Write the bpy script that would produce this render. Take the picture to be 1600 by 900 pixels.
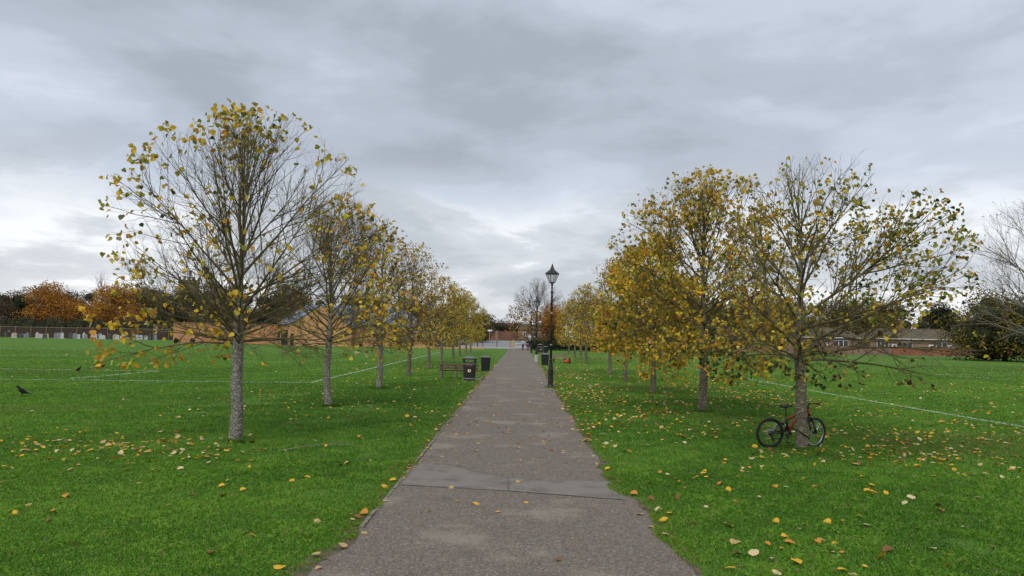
import bpy, math, random
import numpy as np
from mathutils import Matrix, Vector, Euler

for _o in list(bpy.data.objects):
    bpy.data.objects.remove(_o)
scene = bpy.context.scene
COL = scene.collection
R = math.radians

# ------------------------------------------------------------------ camera
cam_data = bpy.data.cameras.new("camera")
cam_data.sensor_width = 36.0
cam_data.lens = 26.55
cam_data.clip_start = 0.1
cam_data.clip_end = 3000.0
cam = bpy.data.objects.new("camera", cam_data)
COL.objects.link(cam)
cam.matrix_world = (Matrix.Translation((0, 0, 2.4)) @ Matrix.Rotation(R(0.70), 4, 'Z')
                    @ Matrix.Rotation(R(90 + 3.576), 4, 'X') @ Matrix.Rotation(R(1.1), 4, 'Z'))
scene.camera = cam

# ------------------------------------------------------------------ sky
SUN_EL, SUN_ROT = 52.0, 200.0          # elevation, compass bearing from +Y clockwise
world = bpy.data.worlds.new("World")
scene.world = world
world.use_nodes = True
wt = world.node_tree
wt.nodes.clear()


def N(t, kind, **kw):
    n = t.nodes.new(kind)
    for k, v in kw.items():
        if k in n.inputs:
            n.inputs[k].default_value = v
        else:
            setattr(n, k, v)
    return n


def mathn(t, op, a, b=None, clamp=False):
    n = t.nodes.new("ShaderNodeMath")
    n.operation = op
    n.use_clamp = clamp
    for i, v in enumerate((a, b)):
        if v is None:
            continue
        if isinstance(v, (int, float)):
            n.inputs[i].default_value = v
        else:
            t.links.new(v, n.inputs[i])
    return n.outputs[0]


def ramp(t, fac, stops, interp='EASE'):
    n = t.nodes.new("ShaderNodeValToRGB")
    n.color_ramp.interpolation = interp
    e = n.color_ramp.elements
    while len(e) < len(stops):
        e.new(0.5)
    for el, (p, c) in zip(e, stops):
        el.position = p
        el.color = (c[0], c[1], c[2], 1) if not isinstance(c, (int, float)) else (c, c, c, 1)
    t.links.new(fac, n.inputs[0])
    return n.outputs[0]


def mixc(t, fac, a, b, mode='MIX'):
    n = t.nodes.new("ShaderNodeMix")
    n.data_type = 'RGBA'
    n.blend_type = mode
    for s, v in ((n.inputs[0], fac), (n.inputs[6], a), (n.inputs[7], b)):
        if isinstance(v, (int, float)):
            s.default_value = v
        elif isinstance(v, tuple):
            s.default_value = (v[0], v[1], v[2], 1)
        else:
            t.links.new(v, s)
    return n.outputs[2]


def build_sky():
    t = wt
    tc = N(t, "ShaderNodeTexCoord")
    sep = N(t, "ShaderNodeSeparateXYZ")
    t.links.new(tc.outputs["Generated"], sep.inputs[0])
    z = mathn(t, 'MAXIMUM', sep.outputs[2], 0.0)
    cmb = N(t, "ShaderNodeCombineXYZ")
    t.links.new(sep.outputs[0], cmb.inputs[0]); t.links.new(sep.outputs[1], cmb.inputs[1])
    t.links.new(mathn(t, 'MULTIPLY', mathn(t, 'POWER', mathn(t, 'ADD', z, 0.02), 0.8), 2.2), cmb.inputs[2])

    def noise(scale, detail, rough, off, dist=0.0):
        mp = N(t, "ShaderNodeMapping")
        mp.inputs["Location"].default_value = off
        mp.inputs["Rotation"].default_value = (0, 0.16, 0)
        mp.inputs["Scale"].default_value = (0.8, 0.8, 1)
        t.links.new(cmb.outputs[0], mp.inputs[0])
        n = N(t, "ShaderNodeTexNoise")
        n.inputs["Scale"].default_value = scale
        n.inputs["Detail"].default_value = detail
        n.inputs["Roughness"].default_value = rough
        n.inputs["Distortion"].default_value = dist
        t.links.new(mp.outputs[0], n.inputs["Vector"])
        return n.outputs["Fac"]
    broad = noise(2.3, 4.0, 0.5, (2.7, 0.3, 7.8))
    fine = noise(5.0, 8.0, 0.56, (4.3, 6.5, 7.9), 0.2)
    f = mathn(t, 'ADD', mathn(t, 'MULTIPLY', broad, 0.55), mathn(t, 'MULTIPLY', fine, 0.45))
    cloud = ramp(t, f, [(0.36, (0.285, 0.318, 0.366)), (0.46, (0.352, 0.390, 0.450)),
                        (0.54, (0.420, 0.462, 0.536)), (0.66, (0.56, 0.60, 0.67))])
    # thinner, paler cloud low over the horizon
    low = ramp(t, mathn(t, 'ADD', z, mathn(t, 'MULTIPLY', mathn(t, 'SUBTRACT', fine, 0.5), 0.22)),
               [(0.04, 1.0), (0.13, 0.85), (0.22, 0.0)])
    pale = ramp(t, fine, [(0.38, (0.40, 0.428, 0.462)), (0.48, (0.51, 0.535, 0.56)), (0.57, (0.78, 0.79, 0.795))])
    cloud = mixc(t, mathn(t, 'MULTIPLY', low, 0.92), cloud, pale)
    skyt = N(t, "ShaderNodeTexSky")
    skyt.sky_type = 'NISHITA'
    skyt.sun_disc = False
    skyt.sun_elevation = R(SUN_EL)
    skyt.sun_rotation = R(SUN_ROT)
    bg1 = N(t, "ShaderNodeBackground"); bg1.inputs[1].default_value = 0.06
    t.links.new(skyt.outputs[0], bg1.inputs[0])
    bg2 = N(t, "ShaderNodeBackground"); bg2.inputs[1].default_value = 1.0
    t.links.new(cloud, bg2.inputs[0])
    mx = N(t, "ShaderNodeMixShader"); mx.inputs[0].default_value = 0.94
    t.links.new(bg1.outputs[0], mx.inputs[1]); t.links.new(bg2.outputs[0], mx.inputs[2])
    out = N(t, "ShaderNodeOutputWorld")
    t.links.new(mx.outputs[0], out.inputs[0])


build_sky()

# ------------------------------------------------------------------ sun behind the clouds
sun_data = bpy.data.lights.new("sun", 'SUN')
sun_data.energy = 1.5
sun_data.angle = R(35)
sun_data.color = (1.0, 0.965, 0.91)
sun = bpy.data.objects.new("sun", sun_data)
COL.objects.link(sun)
_b = R(SUN_ROT)
_to_sun = Vector((math.sin(_b) * math.cos(R(SUN_EL)), math.cos(_b) * math.cos(R(SUN_EL)), math.sin(R(SUN_EL))))
sun.rotation_euler = _to_sun.to_track_quat('Z', 'Y').to_euler()
sun.location = _to_sun * 100

vs = scene.view_settings
vs.view_transform = 'Standard'
vs.look = 'None'
vs.exposure = 0.54
vs.gamma = 1.0
vs.use_curve_mapping = False
scene.cycles.max_bounces = 6
scene.cycles.diffuse_bounces = 3
scene.cycles.transparent_max_bounces = 8

# ================================================================== helpers
MATS = {}


def mat(name, col, rough=0.8, col2=None, scale=6.0, detail=5.0, bump=0.0, bscale=None, metal=0.0,
        stops=(0.35, 0.65), spec=0.3, coords='Object', stretch=None, col3=None, s3=(0.55, 0.62), scale3=3.0):
    m = bpy.data.materials.new(name)
    m.use_nodes = True
    t = m.node_tree
    b = t.nodes["Principled BSDF"]
    b.inputs["Roughness"].default_value = rough
    b.inputs["Metallic"].default_value = metal
    b.inputs["Specular IOR Level"].default_value = spec
    b.inputs["Base Color"].default_value = (*col, 1)
    tc = N(t, "ShaderNodeTexCoord")
    vec = tc.outputs[coords]
    if stretch:
        mp = N(t, "ShaderNodeMapping")
        mp.inputs["Scale"].default_value = stretch
        t.links.new(vec, mp.inputs[0])
        vec = mp.outputs[0]

    def noise(s, d=detail):
        n = N(t, "ShaderNodeTexNoise")
        n.inputs["Scale"].default_value = s
        n.inputs["Detail"].default_value = d
        n.inputs["Roughness"].default_value = 0.62
        t.links.new(vec, n.inputs["Vector"])
        return n.outputs["Fac"]
    if col2 is not None:
        c = ramp(t, noise(scale), [(stops[0], col), (stops[1], col2)], 'LINEAR')
        if col3 is not None:
            c = mixc(t, ramp(t, noise(scale3), [(s3[0], 0.0), (s3[1], 1.0)], 'LINEAR'), c, col3)
        t.links.new(c, b.inputs["Base Color"])
    if bump:
        bn = N(t, "ShaderNodeBump")
        bn.inputs["Strength"].default_value = bump
        bn.inputs["Distance"].default_value = 0.02
        t.links.new(noise(bscale or scale * 3), bn.inputs["Height"])
        t.links.new(bn.outputs[0], b.inputs["Normal"])
    MATS[name] = m
    return m


def leaf_material(name, trans=0.35, rough=0.6, attr="leaf_colour"):
    m = bpy.data.materials.new(name)
    m.use_nodes = True
    t = m.node_tree
    b = t.nodes["Principled BSDF"]
    b.inputs["Roughness"].default_value = rough
    b.inputs["Specular IOR Level"].default_value = 0.25
    a = N(t, "ShaderNodeAttribute", attribute_name=attr)
    t.links.new(a.outputs["Color"], b.inputs["Base Color"])
    tr = N(t, "ShaderNodeBsdfTranslucent")
    t.links.new(a.outputs["Color"], tr.inputs[0])
    mx = N(t, "ShaderNodeMixShader")
    mx.inputs[0].default_value = trans
    t.links.new(b.outputs[0], mx.inputs[1])
    t.links.new(tr.outputs[0], mx.inputs[2])
    t.links.new(mx.outputs[0], t.nodes["Material Output"].inputs[0])
    MATS[name] = m
    return m


def np_mesh(name, V, F, material=None, colour=None, smooth=False):
    """V (n,3), F (m,k) array or list of such arrays; colour (n,3) point colours."""
    if not isinstance(F, list):
        F = [F]
    me = bpy.data.meshes.new(name)
    V = np.asarray(V, np.float32)
    me.vertices.add(len(V))
    me.vertices.foreach_set("co", V.ravel())
    idx = np.concatenate([f.ravel() for f in F]).astype(np.int32)
    tot = np.concatenate([np.full(len(f), f.shape[1], np.int32) for f in F])
    start = np.concatenate([[0], np.cumsum(tot)[:-1]]).astype(np.int32)
    me.loops.add(len(idx))
    me.loops.foreach_set("vertex_index", idx)
    me.polygons.add(len(tot))
    me.polygons.foreach_set("loop_start", start)
    me.polygons.foreach_set("use_smooth", np.full(len(tot), smooth))
    if colour is not None:
        ca = me.color_attributes.new("leaf_colour", 'FLOAT_COLOR', 'POINT')
        c4 = np.ones((len(V), 4), np.float32)
        c4[:, :3] = colour
        ca.data.foreach_set("color", c4.ravel())
    me.update(calc_edges=True)
    if material is not None:
        me.materials.append(MATS[material] if isinstance(material, str) else material)
    return me


def ob(name, me, parent=None, loc=None, rot=None, label=None, cat=None, group=None, kind=None):
    o = bpy.data.objects.new(name, me)
    COL.objects.link(o)
    if parent is not None:
        o.parent = parent
    if loc is not None:
        o.location = loc
    if rot is not None:
        o.rotation_euler = rot
    if label:
        o["label"] = label
    if cat:
        o["category"] = cat
    if group:
        o["group"] = group
    if kind:
        o["kind"] = kind
    return o


def thing(name, label, cat, loc=(0, 0, 0), rz=0.0, group=None):
    return ob(name, None, None, loc, (0, 0, rz), label, cat, group)


def copy_tree(o, parent=None):
    c = o.copy()
    COL.objects.link(c)
    c.parent = parent
    for ch in list(o.children):
        copy_tree(ch, c)
    return c


class MB:
    """collects boxes, tubes and lathes into one mesh"""
    def __init__(s):
        s.v, s.f = [], []

    def add(s, vs, fs):
        o = len(s.v)
        s.v += [tuple(p) for p in vs]
        s.f += [tuple(i + o for i in f) for f in fs]
        return s

    def box(s, c, d, rot=None):
        x, y, z = (k / 2 for k in d)
        vs = [Vector(p) for p in ((-x, -y, -z), (x, -y, -z), (x, y, -z), (-x, y, -z), (-x, -y, z), (x, -y, z), (x, y, z), (-x, y, z))]
        if rot:
            e = Euler(rot).to_matrix()
            vs = [e @ p for p in vs]
        vs = [p + Vector(c) for p in vs]
        return s.add(vs, [(0, 3, 2, 1), (4, 5, 6, 7), (0, 1, 5, 4), (1, 2, 6, 5), (2, 3, 7, 6), (3, 0, 4, 7)])

    def tube(s, pts, rad, n=8, cap=True, flat=1.0):
        pts = [Vector(p) for p in pts]
        if isinstance(rad, (int, float)):
            rad = [rad] * len(pts)
        vs, fs = [], []
        up = None
        for i, p in enumerate(pts):
            d = (pts[min(i + 1, len(pts) - 1)] - pts[max(i - 1, 0)]).normalized()
            if up is None:
                up = Vector((0, 0, 1)) if abs(d.z) < 0.9 else Vector((0, 1, 0))
            a = d.cross(up).normalized()
            b = a.cross(d).normalized()
            up = b
            for k in range(n):
                t = 2 * math.pi * k / n
                vs.append(p + (a * math.cos(t) + b * math.sin(t) * flat) * rad[i])
        for i in range(len(pts) - 1):
            for k in range(n):
                k2 = (k + 1) % n
                fs.append((i * n + k, i * n + k2, (i + 1) * n + k2, (i + 1) * n + k))
        if cap:
            fs.append(tuple(range(n - 1, -1, -1)))
            fs.append(tuple((len(pts) - 1) * n + k for k in range(n)))
        return s.add(vs, fs)

    def lathe(s, prof, n=16, c=(0, 0, 0), phase=0.0, sx=1.0, sy=1.0):
        vs, fs = [], []
        for r, z in prof:
            for k in range(n):
                t = 2 * math.pi * k / n + phase
                vs.append((c[0] + r * math.cos(t) * sx, c[1] + r * math.sin(t) * sy, c[2] + z))
        for i in range(len(prof) - 1):
            for k in range(n):
                k2 = (k + 1) % n
                fs.append((i * n + k, i * n + k2, (i + 1) * n + k2, (i + 1) * n + k))
        fs.append(tuple(range(n - 1, -1, -1)))
        fs.append(tuple((len(prof) - 1) * n + k for k in range(n)))
        return s.add(vs, fs)

    def torus(s, c, r, m, axis='y', n=40, k=8):
        vs, fs = [], []
        for i in range(n):
            a = 2 * math.pi * i / n
            for j in range(k):
                b = 2 * math.pi * j / k
                q = r + m * math.cos(b)
                w = m * math.sin(b)
                x, z = q * math.cos(a), q * math.sin(a)
                vs.append((c[0] + x, c[1] + w, c[2] + z) if axis == 'y' else (c[0] + x, c[1] + z, c[2] + w))
        for i in range(n):
            for j in range(k):
                i2, j2 = (i + 1) % n, (j + 1) % k
                fs.append((i * k + j, i2 * k + j, i2 * k + j2, i * k + j2))
        return s.add(vs, fs)

    def prism(s, outline, y0, y1):
        """outline in x,z extruded along y"""
        n = len(outline)
        vs = [(x, y0, z) for x, z in outline] + [(x, y1, z) for x, z in outline]
        fs = [tuple(range(n)), tuple(range(2 * n - 1, n - 1, -1))]
        for i in range(n):
            j = (i + 1) % n
            fs.append((i, i + n, j + n, j))
        return s.add(vs, fs)

    def mesh(s, name, material, smooth=False):
        me = bpy.data.meshes.new(name)
        me.from_pydata(s.v, [], s.f)
        if smooth:
            for p in me.polygons:
                p.use_smooth = len(p.vertices) <= 4
        me.materials.append(MATS[material])
        me.update()
        return me

    def build(s, name, material, parent=None, loc=None, rot=None, smooth=False, bevel=0.0, **kw):
        o = ob(name, s.mesh(name, material, smooth), parent, loc, rot, **kw)
        if bevel:
            b = o.modifiers.new("bevel", 'BEVEL')
            b.width = bevel
            b.segments = 2
            b.limit_method = 'ANGLE'
        return o


def wavy(seed, k=10, lo=0.2, hi=2.0):
    rg = np.random.default_rng(seed)
    w = np.exp(rg.uniform(np.log(lo), np.log(hi), k))
    a = rg.uniform(0, 2 * np.pi, k)
    ph = rg.uniform(0, 2 * np.pi, k)

    def f(x, y=0.0):
        s = 0
        for i in range(k):
            s = s + np.sin(w[i] * (x * np.cos(a[i]) + y * np.sin(a[i])) + ph[i])
        return s / math.sqrt(k / 2)
    return f


# ================================================================== materials
mat("asphalt", (0.074, 0.060, 0.047), 0.9, (0.235, 0.197, 0.158), scale=48, detail=6, bump=0.6, bscale=110, stops=(0.36, 0.66))
mat("patch", (0.150, 0.133, 0.112), 0.85, (0.222, 0.200, 0.172), scale=45, bump=0.3, bscale=120, col3=(0.115, 0.102, 0.088), s3=(0.50, 0.68), scale3=1.7)
mat("seam", (0.085, 0.078, 0.07), 0.8, (0.13, 0.12, 0.11), scale=8)
mat("soil", (0.085, 0.062, 0.04), 0.95, (0.15, 0.115, 0.075), scale=14, bump=0.8, bscale=40, col3=(0.05, 0.075, 0.02), s3=(0.5, 0.6), scale3=5)
mat("edging", (0.17, 0.15, 0.115), 0.9, (0.24, 0.22, 0.18), scale=20, bump=0.4, bscale=80, col3=(0.07, 0.085, 0.035), s3=(0.52, 0.62), scale3=6)
mat("concrete", (0.25, 0.235, 0.21), 0.9, (0.33, 0.31, 0.28), scale=7, bump=0.3)
mat("road", (0.19, 0.19, 0.195), 0.85, (0.24, 0.24, 0.245), scale=0.7)
mat("white_paint_line", (0.40, 0.47, 0.36), 0.9, (0.60, 0.64, 0.56), scale=6)
mat("bark_grey", (0.10, 0.085, 0.062), 0.95, (0.20, 0.175, 0.14), scale=9, bump=0.8, bscale=26, stretch=(0.8, 0.8, 1.7),
    col3=(0.38, 0.36, 0.32), s3=(0.50, 0.60), scale3=22)
mat("bark_spotted", (0.085, 0.068, 0.05), 0.95, (0.19, 0.16, 0.12), scale=10, bump=0.8, bscale=26, stretch=(0.8, 0.8, 1.6),
    col3=(0.33, 0.29, 0.17), s3=(0.55, 0.62), scale3=13)
mat("branch", (0.07, 0.057, 0.032), 0.9, (0.165, 0.135, 0.062), scale=5, bump=0.3)
mat("branch_far", (0.085, 0.065, 0.048), 0.95, (0.12, 0.095, 0.07), scale=1.5)
mat("bark_dark", (0.05, 0.04, 0.03), 0.95, (0.10, 0.08, 0.06), scale=4)
mat("branch_pale", (0.16, 0.14, 0.12), 0.95, (0.22, 0.19, 0.16), scale=1.5)
mat("twig", (0.25, 0.22, 0.16), 0.9)
mat("iron_black", (0.012, 0.012, 0.014), 0.45, (0.02, 0.02, 0.022), scale=5, spec=0.5)
mat("plastic_black", (0.016, 0.014, 0.015), 0.5, (0.026, 0.023, 0.024), scale=3, spec=0.45)
mat("plastic_navy", (0.012, 0.013, 0.018), 0.55, (0.02, 0.021, 0.026), scale=3)
mat("lid_grey", (0.11, 0.105, 0.115), 0.55, (0.17, 0.165, 0.175), scale=6)
mat("band_metal", (0.36, 0.32, 0.31), 0.5, (0.26, 0.23, 0.22), scale=12)
mat("gold_print", (0.36, 0.20, 0.14), 0.6)
mat("cream_print", (0.75, 0.62, 0.38), 0.6)
mat("bench_wood", (0.07, 0.045, 0.032), 0.85, (0.13, 0.09, 0.065), scale=3, stretch=(0.3, 3, 3), bump=0.4)
mat("bench_post", (0.11, 0.095, 0.075), 0.9, (0.18, 0.155, 0.12), scale=5, bump=0.4)
mat("bench_grey", (0.17, 0.145, 0.10), 0.9, (0.25, 0.22, 0.16), scale=3, stretch=(0.3, 3, 3), bump=0.4)
mat("bench_leg", (0.03, 0.03, 0.033), 0.8)
mat("cone_orange", (0.75, 0.065, 0.02), 0.55, (0.60, 0.05, 0.02), scale=4)
mat("rubber", (0.014, 0.014, 0.014), 0.75, (0.024, 0.023, 0.022), scale=9)
mat("bike_red", (0.30, 0.016, 0.014), 0.35, (0.22, 0.011, 0.01), scale=6, spec=0.5)
mat("bike_black", (0.014, 0.014, 0.015), 0.4, spec=0.5)
mat("alloy", (0.45, 0.45, 0.46), 0.35, metal=0.8)
mat("decal", (0.6, 0.6, 0.6), 0.5)
mat("crow", (0.004, 0.004, 0.005), 0.7, (0.007, 0.007, 0.008), scale=20, spec=0.15)
mat("skin", (0.42, 0.26, 0.19), 0.6)
mat("hair", (0.02, 0.014, 0.01), 0.7)
mat("grey_hair", (0.55, 0.53, 0.50), 0.7)
mat("top_blue", (0.32, 0.38, 0.55), 0.9, (0.40, 0.46, 0.62), scale=6)
mat("top_black", (0.015, 0.013, 0.016), 0.9, (0.028, 0.024, 0.028), scale=6)
mat("trousers_dark", (0.035, 0.012, 0.016), 0.9, (0.05, 0.018, 0.022), scale=6)
mat("trousers_red", (0.085, 0.022, 0.03), 0.9, (0.11, 0.03, 0.04), scale=6)
mat("jacket_navy", (0.045, 0.058, 0.10), 0.9, (0.06, 0.075, 0.125), scale=6)
mat("jeans_grey", (0.16, 0.18, 0.20), 0.9, (0.21, 0.23, 0.25), scale=6)
mat("shoe", (0.02, 0.018, 0.018), 0.7)
mat("stone_white", (0.36, 0.36, 0.36), 0.8, (0.48, 0.48, 0.48), scale=3)
mat("stone_grey", (0.16, 0.17, 0.19), 0.8, (0.24, 0.25, 0.27), scale=3)
mat("stone_dark", (0.05, 0.05, 0.055), 0.6, (0.09, 0.09, 0.095), scale=3)
mat("stone_buff", (0.34, 0.27, 0.21), 0.85, (0.42, 0.35, 0.28), scale=3)
mat("church_stone", (0.12, 0.10, 0.075), 0.9, (0.17, 0.145, 0.11), scale=0.7, bump=0.4)
mat("fence_panel", (0.042, 0.027, 0.020), 0.9, (0.062, 0.041, 0.031), scale=1.2, stretch=(1, 1, 4))
mat("fence_post", (0.15, 0.12, 0.085), 0.9, (0.21, 0.17, 0.12), scale=2)
mat("timber_new", (0.48, 0.225, 0.105), 0.8, (0.58, 0.285, 0.14), scale=1.1, stretch=(3, 3, 0.25))
mat("render_tan", (0.46, 0.25, 0.11), 0.85, (0.54, 0.31, 0.145), scale=0.8, bump=0.3)
mat("metal_roof", (0.17, 0.21, 0.28), 0.5, (0.23, 0.27, 0.34), scale=0.6)
mat("door_green", (0.035, 0.05, 0.045), 0.7, (0.05, 0.068, 0.06), scale=2)
mat("door_dark", (0.02, 0.018, 0.018), 0.7)
mat("frame_white", (0.72, 0.72, 0.72), 0.5, (0.66, 0.66, 0.66), scale=4)
mat("glass_dark", (0.025, 0.03, 0.035), 0.08, spec=0.6)
mat("glass_lamp", (0.62, 0.63, 0.62), 0.35, (0.50, 0.51, 0.51), scale=2, spec=0.5)
mat("tile_brown", (0.075, 0.062, 0.04), 0.9, (0.12, 0.105, 0.06), scale=1.5, stretch=(1, 1, 4), bump=0.4)
mat("tile_red", (0.13, 0.075, 0.06), 0.9, (0.17, 0.095, 0.075), scale=1.0)
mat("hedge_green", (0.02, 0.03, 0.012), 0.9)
mat("steel_grey", (0.30, 0.31, 0.33), 0.5, (0.36, 0.37, 0.39), scale=3)
mat("post_stone", (0.36, 0.28, 0.17), 0.9, (0.44, 0.35, 0.22), scale=4, bump=0.4)
mat("post_wood", (0.16, 0.10, 0.06), 0.9)
mat("sign_blue", (0.18, 0.22, 0.33), 0.6, (0.30, 0.32, 0.42), scale=5)
leaf_material("leaf", trans=0.42)


def pane_material():
    m = MATS["glass_lamp"]
    t = m.node_tree
    b = t.nodes["Principled BSDF"]
    tr = N(t, "ShaderNodeBsdfTranslucent")
    tr.inputs[0].default_value = (0.95, 0.95, 0.93, 1)
    tp = N(t, "ShaderNodeBsdfTransparent")
    a = N(t, "ShaderNodeMixShader"); a.inputs[0].default_value = 0.85
    t.links.new(tr.outputs[0], a.inputs[1]); t.links.new(tp.outputs[0], a.inputs[2])
    c = N(t, "ShaderNodeMixShader"); c.inputs[0].default_value = 0.92
    t.links.new(b.outputs[0], c.inputs[1]); t.links.new(a.outputs[0], c.inputs[2])
    t.links.new(c.outputs[0], t.nodes["Material Output"].inputs[0])


pane_material()
leaf_material("fallen_leaf", trans=0.12, rough=0.7)
leaf_material("grass_blade", trans=0.3, rough=0.55)
leaf_material("far_leaf", trans=0.25, rough=0.8)


def brick_material(name, c1, c2, mortar, scale):
    m = bpy.data.materials.new(name)
    m.use_nodes = True
    t = m.node_tree
    b = t.nodes["Principled BSDF"]
    b.inputs["Roughness"].default_value = 0.9
    tc = N(t, "ShaderNodeTexCoord")
    mp = N(t, "ShaderNodeMapping")
    mp.inputs["Rotation"].default_value = (R(90), 0, 0)
    t.links.new(tc.outputs["Object"], mp.inputs[0])
    br = N(t, "ShaderNodeTexBrick")
    br.inputs["Color1"].default_value = (*c1, 1)
    br.inputs["Color2"].default_value = (*c2, 1)
    br.inputs["Mortar"].default_value = (*mortar, 1)
    br.inputs["Scale"].default_value = scale
    br.inputs["Mortar Size"].default_value = 0.012
    t.links.new(mp.outputs[0], br.inputs[0])
    n = N(t, "ShaderNodeTexNoise")
    n.inputs["Scale"].default_value = 0.5
    n.inputs["Detail"].default_value = 6
    t.links.new(tc.outputs["Object"], n.inputs["Vector"])
    c = mixc(t, ramp(t, n.outputs[0], [(0.4, 0.0), (0.65, 0.55)]), br.outputs[0], (c1[0] * 0.55, c1[1] * 0.6, c1[2] * 0.65))
    t.links.new(c, b.inputs["Base Color"])
    MATS[name] = m


brick_material("brick_red", (0.24, 0.085, 0.055), (0.18, 0.07, 0.05), (0.22, 0.17, 0.13), 3.0)
brick_material("brick_orange", (0.33, 0.11, 0.05), (0.25, 0.085, 0.045), (0.24, 0.17, 0.12), 3.0)
brick_material("brick_tan", (0.42, 0.23, 0.11), (0.34, 0.18, 0.085), (0.34, 0.25, 0.16), 3.0)
brick_material("brick_pink", (0.30, 0.17, 0.12), (0.24, 0.14, 0.10), (0.28, 0.22, 0.17), 3.0)


def lawn_material():
    m = bpy.data.materials.new("lawn")
    m.use_nodes = True
    t = m.node_tree
    b = t.nodes["Principled BSDF"]
    b.inputs["Roughness"].default_value = 0.95
    b.inputs["Specular IOR Level"].default_value = 0.15
    tc = N(t, "ShaderNodeTexCoord")

    def noise(s, d, vec=None):
        n = N(t, "ShaderNodeTexNoise")
        n.inputs["Scale"].default_value = s
        n.inputs["Detail"].default_value = d
        n.inputs["Roughness"].default_value = 0.65
        t.links.new(vec or tc.outputs["Object"], n.inputs["Vector"])
        return n.outputs["Fac"]
    c = ramp(t, noise(9.0, 8), [(0.30, (0.052, 0.120, 0.013)), (0.52, (0.078, 0.166, 0.019)), (0.72, (0.108, 0.205, 0.030))], 'LINEAR')
    big = ramp(t, noise(0.12, 5), [(0.38, 0.0), (0.66, 1.0)])
    c = mixc(t, mathn(t, 'MULTIPLY', big, 0.45), c, (0.095, 0.19, 0.03))
    worn = ramp(t, noise(0.5, 7), [(0.66, 0.0), (0.76, 0.6)])
    c = mixc(t, worn, c, (0.11, 0.135, 0.035))
    t.links.new(c, b.inputs["Base Color"])
    bn = N(t, "ShaderNodeBump")
    bn.inputs["Strength"].default_value = 0.8
    bn.inputs["Distance"].default_value = 0.05
    t.links.new(noise(22.0, 6), bn.inputs["Height"])
    t.links.new(bn.outputs[0], b.inputs["Normal"])
    MATS["lawn"] = m


lawn_material()


def asphalt_detail():
    """broad pale worn areas and moss on top of the aggregate"""
    m = MATS["asphalt"]
    t = m.node_tree
    b = t.nodes["Principled BSDF"]
    src = b.inputs["Base Color"].links[0].from_socket
    tc = N(t, "ShaderNodeTexCoord")

    def noise(s, d, sc=(1, 1, 1)):
        mp = N(t, "ShaderNodeMapping")
        mp.inputs["Scale"].default_value = sc
        t.links.new(tc.outputs["Object"], mp.inputs[0])
        n = N(t, "ShaderNodeTexNoise")
        n.inputs["Scale"].default_value = s
        n.inputs["Detail"].default_value = d
        n.inputs["Roughness"].default_value = 0.6
        t.links.new(mp.outputs[0], n.inputs["Vector"])
        return n.outputs["Fac"]
    pale = ramp(t, noise(0.75, 6), [(0.52, 0.0), (0.68, 0.6)])
    c = mixc(t, pale, src, (0.28, 0.24, 0.19))
    spk = ramp(t, noise(38.0, 2), [(0.58, 0.0), (0.66, 0.8)], 'LINEAR')
    c = mixc(t, spk, c, (0.33, 0.295, 0.26))
    dark = ramp(t, noise(2.2, 5), [(0.58, 0.0), (0.72, 0.45)])
    c = mixc(t, dark, c, (0.085, 0.072, 0.062))
    t.links.new(c, b.inputs["Base Color"])


asphalt_detail()

# ================================================================== the ground
def rise(Y):
    t = np.clip((np.asarray(Y, float) - 165.0) / 35.0, 0, 1)
    return 0.9 * t * t * (3 - 2 * t)


def sheet(name, xs, ys, zoff, material, kind="structure"):
    X, Y = np.meshgrid(np.asarray(xs, float), np.asarray(ys, float))
    V = np.stack([X, Y, rise(Y) + zoff], -1).reshape(-1, 3)
    nx, ny = len(xs), len(ys)
    i = np.arange(nx * ny).reshape(ny, nx)
    F = np.stack([i[:-1, :-1], i[:-1, 1:], i[1:, 1:], i[1:, :-1]], -1).reshape(-1, 4)
    return ob(name, np_mesh(name, V, F, material, smooth=True), kind=kind)


_ys = [-60, 0, 60, 120, 160] + list(range(165, 205, 4)) + [260, 500, 1500]
sheet("lawn", [-900, -300, -60, 0, 60, 300, 900], _ys, 0.0, "lawn")
sheet("road", np.linspace(-70, 70, 8), list(range(152, 206, 3)), 0.006, "road")
sheet("pavement", np.linspace(-18, 8, 6), [132.5, 138, 145, 151.9], 0.014, "concrete")

EN = wavy(11, 10, 0.8, 9.0)
EN2 = wavy(12, 10, 0.8, 9.0)


def edge_left(Y):
    Y = np.asarray(Y, float)
    base = -1.90 - 0.15 * np.clip((10.0 - Y) / 2.5, 0, 1) - 0.03 * np.clip((Y - 40) / 90, 0, 1)
    rag = 0.02 + 0.06 * np.clip((9.6 - Y) / 1.0, 0, 1)
    return base + rag * EN(Y * 1.0)


def edge_right(Y):
    Y = np.asarray(Y, float)
    s = np.clip((12.0 - Y) / 0.8, 0, 1)
    base = 1.54 + 0.25 * s * s * (3 - 2 * s) + 0.5 * np.clip((Y - 110) / 25, 0, 1)
    return base + 0.045 * EN2(Y * 1.0)


def strip(name, ys, l, r, z, material, n=5, parent=None, kind="structure"):
    ys = np.asarray(ys, float)
    u = np.linspace(0, 1, n)
    X = l[:, None] * (1 - u) + r[:, None] * u
    V = np.stack([X, np.repeat(ys[:, None], n, 1), np.full_like(X, z)], -1).reshape(-1, 3)
    i = np.arange(len(ys) * n).reshape(len(ys), n)
    F = np.stack([i[:-1, :-1], i[:-1, 1:], i[1:, 1:], i[1:, :-1]], -1).reshape(-1, 4)
    return ob(name, np_mesh(name, V, F, material), parent, kind=kind)


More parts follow.
